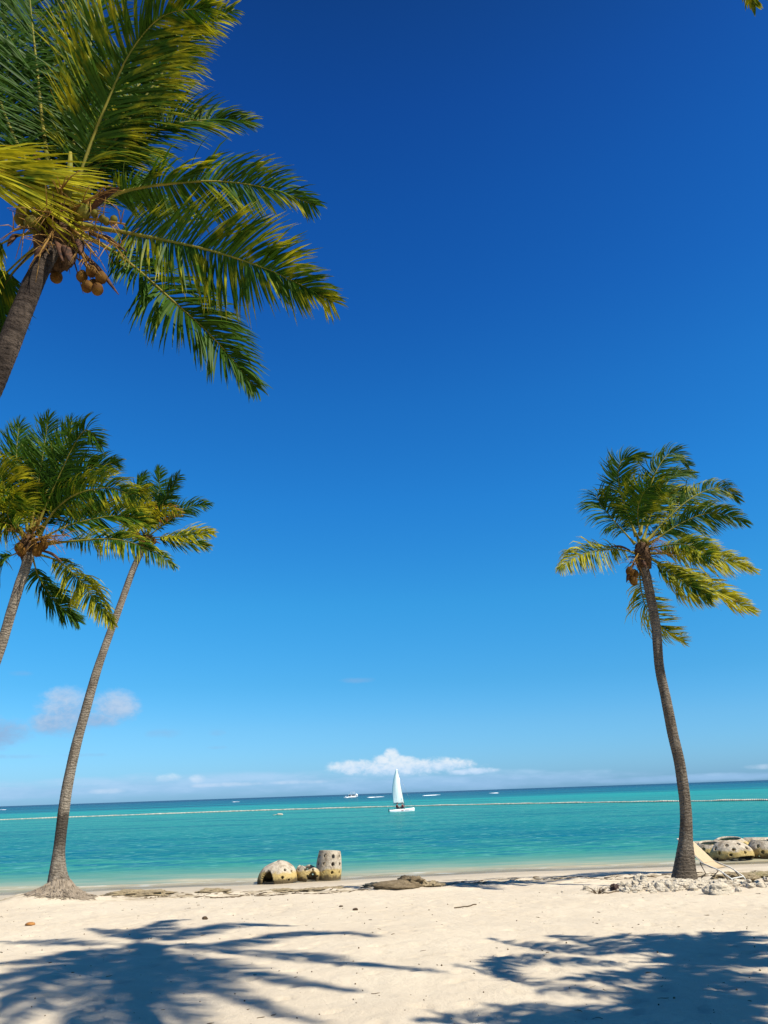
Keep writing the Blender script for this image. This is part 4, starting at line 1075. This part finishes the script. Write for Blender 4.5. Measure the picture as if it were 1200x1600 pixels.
# ---------------------------------------------------------------- floating rope boom and mooring float
M_FLOAT = simple('weathered_floats', (0.85, 0.78, 0.64), (0.58, 0.52, 0.40), 1.5, 0.7)
M_FOAM = simple('sea_foam', (0.85, 0.88, 0.90), None, 2, 0.9, alb=1.0)
boomP = []
for (px, py) in [(-400, 1293), (-100, 1286), (0, 1281.5), (200, 1274), (400, 1267), (600, 1261), (760, 1257.5), (900, 1255), (1050, 1253), (1200, 1251), (1500, 1247)]:
    boomP.append(on(px, py, 0.02))
bp, BL = spline(boomP, 900)
root = empty('floating_boom', bp[450], 'long pale line of floats stretched across the bay behind the sailboat', 'float line')
mb = MB(); mb.tube(bp + [0, 0, 0.05], 0.05, 5); mb.build('rope', M_FLOAT, root)
rs = np.random.RandomState(5); order = list(range(60, 840))
near = [i for i in range(0, 900, 1)]
ws = 0.11 + 0.09 * np.clip(np.array([float(fbm(np.float64(i * 0.06), np.float64(1.0), 3, 3)) for i in near]) * 3 + 0.5, 0, 1.5)
mb = MB()
for i in range(0, 900):
    p = bp[i]; d = unit(bp[min(i + 1, 899)] - bp[max(i - 1, 0)]); L_ = BL / 900 * 0.40
    mb.tube([p - d * L_ + [0, 0, .06], p - d * L_ * .7 + [0, 0, .07], p + d * L_ * .7 + [0, 0, .07], p + d * L_ + [0, 0, .06]], [ws[i] * .5, ws[i], ws[i], ws[i] * .5], 7)
o = mb.build('floats', M_FLOAT, root); tag(o, kind='stuff')
p = on(437, 1273.5, 0.02)
root = empty('mooring_float', p, 'small pale float on the water left of the sailboat', 'float')
mb = MB(); mb.blob(p + [0, 0, .08], (.55, .3, .2), 4, .15); mb.build('float_body', M_FLOAT, root)
mb = MB(); mb.tube([p + [-.5, 0, .1], p + [-.9, 0, .05], p + [-1.3, .1, .0]], .04, 5); mb.build('rope', M_FLOAT, root)

# breakers on the outer reef
mb = MB(); rs = np.random.RandomState(8)
for (px, py, w) in [(586, 1239, 20), (676, 1236.8, 24), (770, 1233.5, 10), (368, 1248.5, 6), (3, 1264, 7)]:
    for k in range(int(w / 2.2)):
        q = at(px - w / 2 + w * rs.rand(), py, 900); q[1] = 640 + 90 * rs.rand(); q[2] = 0.0
        sc = 640 / 900; q[0] = q[0] * (q[1] / 900.0)
        mb.blob(q, (1.6 + 2.6 * rs.rand(), 1.2, 0.08 + 0.20 * rs.rand()), k, 0.3, 10, 6)
o = mb.build('surf_foam', M_FOAM); tag(o, 'thin white lines of surf breaking far out near the horizon', 'surf', kind='stuff')

# ---------------------------------------------------------------- rocks, rubble and wrack
def rock_mat(name, c1, c2, c3):
    mm, N, o = mat(name); p = pos(N); n = N.noise(p, 3.0, 7, 0.7); n2 = N.noise(N.scalev(p, (1, 1, 4)), 9, 6, 0.7)
    c = N.mix(N.step(n, 0.38, 0.62), c1, c2); c = N.mix(N.math('MULTIPLY', N.step(n2, 0.5, 0.66), 0.7), c, c3)
    pbr(N, o, c, 0.92, 0.15, N.bump(N.math('ADD', n2, N.noise(p, 25, 5, 0.7)), 1.0, 0.06)); return mm


M_ROCKB = rock_mat('brown_beachrock', (0.26, 0.19, 0.11), (0.42, 0.32, 0.19), (0.10, 0.075, 0.045))
M_ROCKD = rock_mat('dark_pebble', (0.12, 0.08, 0.05), (0.18, 0.12, 0.07), (0.05, 0.035, 0.02))
M_ROCKP = rock_mat('pale_beachrock', (0.58, 0.46, 0.28), (0.48, 0.38, 0.24), (0.26, 0.20, 0.12))
M_CORAL = rock_mat('coral_rubble', (0.98, 0.87, 0.69), (0.90, 0.78, 0.60), (0.74, 0.62, 0.45))


def rock(label, px, py, r, material, seed, amp=0.35, z=None, fr=1.2, sink=0.3, group='rocks on the beach'):
    c = on(px, py, 0.4); c = on(px, py, float(ground_z(c[0], c[1]))); zz = float(ground_z(c[0], c[1]))
    p = np.array([c[0], c[1] + r[1] * 0.4, zz + r[2] * (1 - 2 * sink) * 0.6])
    mb = MB(); mb.blob(p, r, seed, amp * 1.25, 72, 40, fr * 1.5, 6); o = mb.build('rock', material)
    return tag(o, label, 'rock', group)


rock('rounded brown rock slab half buried in sand between the reef balls and the curved palm', 620, 1391, (0.60, 0.45, 0.13), M_ROCKB, 1, 0.22, fr=1.3, sink=.15)
rock('dark jagged rock at the right end of the brown slab', 641, 1390, (0.34, 0.4, 0.17), M_ROCKB, 2, 0.5, fr=2.4, sink=.15)
rock('small flat stone in the dark shade right of the brown slab', 668, 1391, (0.38, 0.35, 0.13), M_ROCKP, 3, 0.45, fr=2.5)
rock('long low pale sandstone ledge right of the left palm base', 212, 1401, (0.95, 0.35, 0.13), M_ROCKP, 4, 0.4, fr=2.6, sink=.2)
rock('small tan stone left of the brown slab', 590, 1390, (0.4, 0.3, 0.10), M_ROCKP, 15, 0.45, fr=2.5)
rock('thin pale ledge sliver nearest the foot of the upright reef ball', 500, 1391, (0.62, 0.3, 0.07), M_ROCKP, 16, 0.5, fr=2.6)
rock('broken pale ledge piece in front of the low broken reef ball', 440, 1394, (0.5, 0.3, 0.06), M_ROCKP, 17, 0.5, fr=2.8)
rock('flat ledge fragment near the reef dome', 330, 1396, (0.55, 0.3, 0.09), M_ROCKP, 5, 0.4, fr=2.6)
rock('flat yellowish ledge with dark underside behind the lounger', 1152, 1380, (0.50, 0.4, 0.13), M_ROCKP, 6, 0.45, fr=2.5, sink=.1)
rock('mossy flat ledge at the right edge beyond the lounger', 1200, 1374, (0.6, 0.35, 0.09), rock_mat('mossy_ledge', (0.48, 0.40, 0.20), (0.56, 0.46, 0.30), (0.24, 0.19, 0.10)), 7, 0.4, fr=2.5, sink=.1)
rock('rounded pale lump of coral rock at the right end of the rubble', 1128, 1401, (0.30, 0.24, 0.15), M_CORAL, 8, 0.4, fr=1.0, sink=.1)
rock('pale pointed coral stone leaning at the left end of the rubble', 1005, 1392, (0.15, 0.13, 0.15), M_CORAL, 9, 0.4, fr=1.2, sink=.1)
rock('dark round stone left of the rubble', 963, 1398, (0.10, 0.1, 0.085), simple('dark_stone', (0.04, 0.02, 0.02), (0.07, 0.04, 0.03), 20, .8), 10, 0.3, sink=.1)
rock('brown pebble alone on the open sand, left of the middle', 555, 1428, (0.045, 0.04, 0.03), M_ROCKD, 11, 0.3, sink=.1)
rock('brown pebble below the brown slab on open sand', 533, 1423, (0.04, 0.03, 0.02), M_ROCKD, 12, 0.3, sink=.1)
rock('small dark stone lying at the upper edge of the left palm shadow', 320, 1440, (0.055, 0.045, 0.035), M_ROCKD, 13, 0.3, sink=.1)

rs = np.random.RandomState(21); mb = MB()
for i in range(1700):
    a = rs.rand() * 2 * math.pi; rr = abs(rs.randn()) * 0.62
    x = 6.42 + math.cos(a) * rr * 1.55; y = 19.35 + math.sin(a) * rr * 0.62
    if (x - 6.67) ** 2 + (y - 20.1) ** 2 < 0.13: continue
    r = 0.008 + 0.07 * rs.rand() ** 5
    mb.blob((x, y, float(ground_z(x, y)) + r * 0.35), (r * (1 + rs.rand()), r * (1 + .6 * rs.rand()), r * (0.8 + 0.6 * rs.rand())), i, 0.6, 7, 5, 2.5)
o = mb.build('coral_rubble', M_CORAL, None, False); tag(o, 'heap of broken white coral rubble around the curved palm base', 'rubble', kind='stuff')

M_WRACK = simple('dry_weed', (0.10, 0.065, 0.035), (0.20, 0.14, 0.08), 12, 0.9)
mb = MB(); rs = np.random.RandomState(22)


def twig(mb, x, y, L, a, r=0.005):
    z = float(ground_z(x, y)) + r
    P = []
    for k in range(4):
        u = k / 3 - .5; xx = x + math.cos(a) * L * u + rs.randn() * L * .05; yy = y + math.sin(a) * L * u + rs.randn() * L * .05
        P.append([xx, yy, float(ground_z(xx, yy)) + r + .004 * rs.rand()])
    mb.tube(P, [r, r * 1.3, r, r * .5], 4)


for i in range(420):       # bits of weed and stem scattered over the beach
    y = 7.5 + 15 * rs.rand() ** 1.2; x = (rs.rand() - .5) * 1.3 * y
    twig(mb, x, y, 0.02 + 0.10 * rs.rand() ** 4, rs.rand() * 3.14, 0.002 + 0.0025 * rs.rand())
for i in range(900):       # drift line along the waterside edge
    x = -13 + 27 * rs.rand(); y = 22.6 + 0.8 * math.sin(x * .5) + abs(rs.randn()) * 1.0
    twig(mb, x, y, 0.06 + 0.3 * rs.rand() ** 2, rs.randn() * .35, 0.004 + 0.006 * rs.rand())
for i in range(420):       # crumbs of shell and stone
    y = 7.5 + 14 * rs.rand(); x = (rs.rand() - .5) * 1.3 * y; r = 0.003 + 0.010 * rs.rand() ** 4
    mb.blob((x, y, float(ground_z(x, y)) + r * .5), r, i, .3, 6, 4)
o = mb.build('beach_wrack', M_WRACK); tag(o, 'scattered bits of dry weed and twigs over the sand', 'wrack', kind='stuff')
for (a, b, lb) in [((710, 1419), (745, 1415), 'thin dry twig lying on open sand below the middle of the shore'), ((968, 1394), (935, 1397), 'thin dark root lying on the sand left of the rubble')]:
    A = on(*a, .7); B = on(*b, .7); mb = MB(); P = [A + (B - A) * t + np.array([0, .06 * math.sin(t * 9), 0]) for t in np.linspace(0, 1, 8)]
    for q in P: q[2] = float(ground_z(q[0], q[1])) + .012
    mb.tube(P, .011, 5); tag(mb.build('twig', M_WRACK), lb, 'twig')
p = on(47, 1441, .75); p[2] = float(ground_z(p[0], p[1])) + .02; mb = MB()
mb.blob(p, (.10, .07, .035), 5, .4, 12, 7); tag(mb.build('dry_leaf', simple('orange_leaf', (.45, .20, .05), None, 9)), 'orange brown dry leaf lying on sand below the left palm', 'leaf')
# the little tuft of stems left of the rubble
root = empty('dry_plant', on(935, 1398, .65), 'sprawling dry plant stems on the sand left of the rubble', 'plant'); mb = MB(); c0 = on(935, 1399, .66); c0[2] = float(ground_z(c0[0], c0[1]))
for i in range(16):
    a = rs.rand() * 6.28; L_ = .12 + .3 * rs.rand(); e = c0 + np.array([math.cos(a) * L_, math.sin(a) * L_ * .5, .02 + .2 * rs.rand()]); mb.tube([c0, (c0 + e) / 2 + [0, 0, .04], e], [.007, .005, .002], 4)
mb.build('stems', M_WRACK, root)

# ---------------------------------------------------------------- beach loungers
M_SLING = simple('tan_sling_fabric', (0.62, 0.48, 0.30), (0.56, 0.43, 0.27), 20, 0.85)
M_FRAME = simple('white_tube_frame', (0.78, 0.76, 0.70), None, 3, 0.4, 0.5)
M_LEG = simple('bronze_tube_frame', (0.16, 0.12, 0.08), None, 3, 0.5, 0.5)


def lounger(label, org, ang, fm):
    z0 = float(ground_z(org[0], org[1])); root = empty('sun_lounger', (org[0], org[1], z0), label, 'lounger', 'beach loungers by the right palm')
    c, s = math.cos(ang), math.sin(ang)
    def w(x, y, z): return np.array([org[0] + x * c - y * s, org[1] + x * s + y * c, z0 + z])
    # x runs from the hinge (0) to the foot (+1.25); the back rises towards -x
    bt = (-0.55, 0.96); hg = (0.0, 0.45); ft = (0.66, 0.14)
    mb = MB()
    for y in (-.30, .30): mb.tube([w(-0.04, y, .46), w(0.4, y, .31), w(ft[0], y, ft[1]), w(ft[0] + .08, y, .0)], .016, 8)
    mb.tube([w(ft[0], -.30, ft[1]), w(ft[0], .30, ft[1])], .014, 8); mb.build('seat_frame', fm, root)
    mb = MB()
    for y in (-.28, .28): mb.tube([w(hg[0], y, hg[1]), w(bt[0], y, bt[1])], .013, 8)
    mb.tube([w(bt[0], -.28, bt[1]), w(bt[0], .28, bt[1])], .014, 8); mb.build('back_frame', fm, root)
    mb = MB(); mb.add([w(hg[0], -.265, hg[1] + .01), w(hg[0], .265, hg[1] + .01), w(bt[0], .265, bt[1] + .01), w(bt[0], -.265, bt[1] + .01),
                       w(hg[0] + .03, -.265, hg[1]), w(hg[0] + .03, .265, hg[1]), w(bt[0] + .02, .265, bt[1]), w(bt[0] + .02, -.265, bt[1])],
                      [(0, 1, 2, 3), (7, 6, 5, 4), (0, 3, 7, 4), (1, 5, 6, 2), (0, 4, 5, 1), (3, 2, 6, 7)]); mb.build('backrest', M_SLING, root, False)
    mb = MB(); ctr = [w(.03, 0, .31)]; P = []
    for i in range(9):
        u = i / 8
        for y in (-.27, .27): P.append(w(.02 + .30 * u, y, .45 - .11 * u - .03 * math.sin(math.pi * u)))
    n_ = len(P); P += [q - np.array([0, 0, .012]) for q in P]; F_ = []
    for i in range(8): a = 2 * i; F_ += [(a, a + 2, a + 3, a + 1), (a + n_ + 1, a + n_ + 3, a + n_ + 2, a + n_), (a, a + n_, a + n_ + 2, a + 2), (a + 1, a + 3, a + n_ + 3, a + n_ + 1)]
    mb.add(P, F_); mb.build('seat', M_SLING, root, False)
    for y in (-.30, .30):
        mb = MB(); mb.tube([w(-.22, y, 0), w(.06, y, .22), w(-.04, y, .44)], .012, 8); mb.build('leg', M_LEG, root)
        mb = MB(); mb.tube([w(.45, y, .29), w(.65, y, .0)], .012, 8); mb.build('leg', M_LEG, root)
    mb = MB(); mb.tube([w(-.22, -.30, .015), w(.65, -.30, .015)], .010, 6); mb.tube([w(-.22, .30, .015), w(.65, .30, .015)], .010, 6); mb.build('runner', M_LEG, root)


g = on(1112, 1384, .6)
lounger('beach lounger with raised tan sling back standing right of the curved palm trunk', (g[0], g[1]), math.radians(-48), M_FRAME)
g = on(1262, 1392, .6)
lounger('lounger with dark frame cut by the right edge of the view', (g[0], g[1]), math.radians(-50), M_LEG)
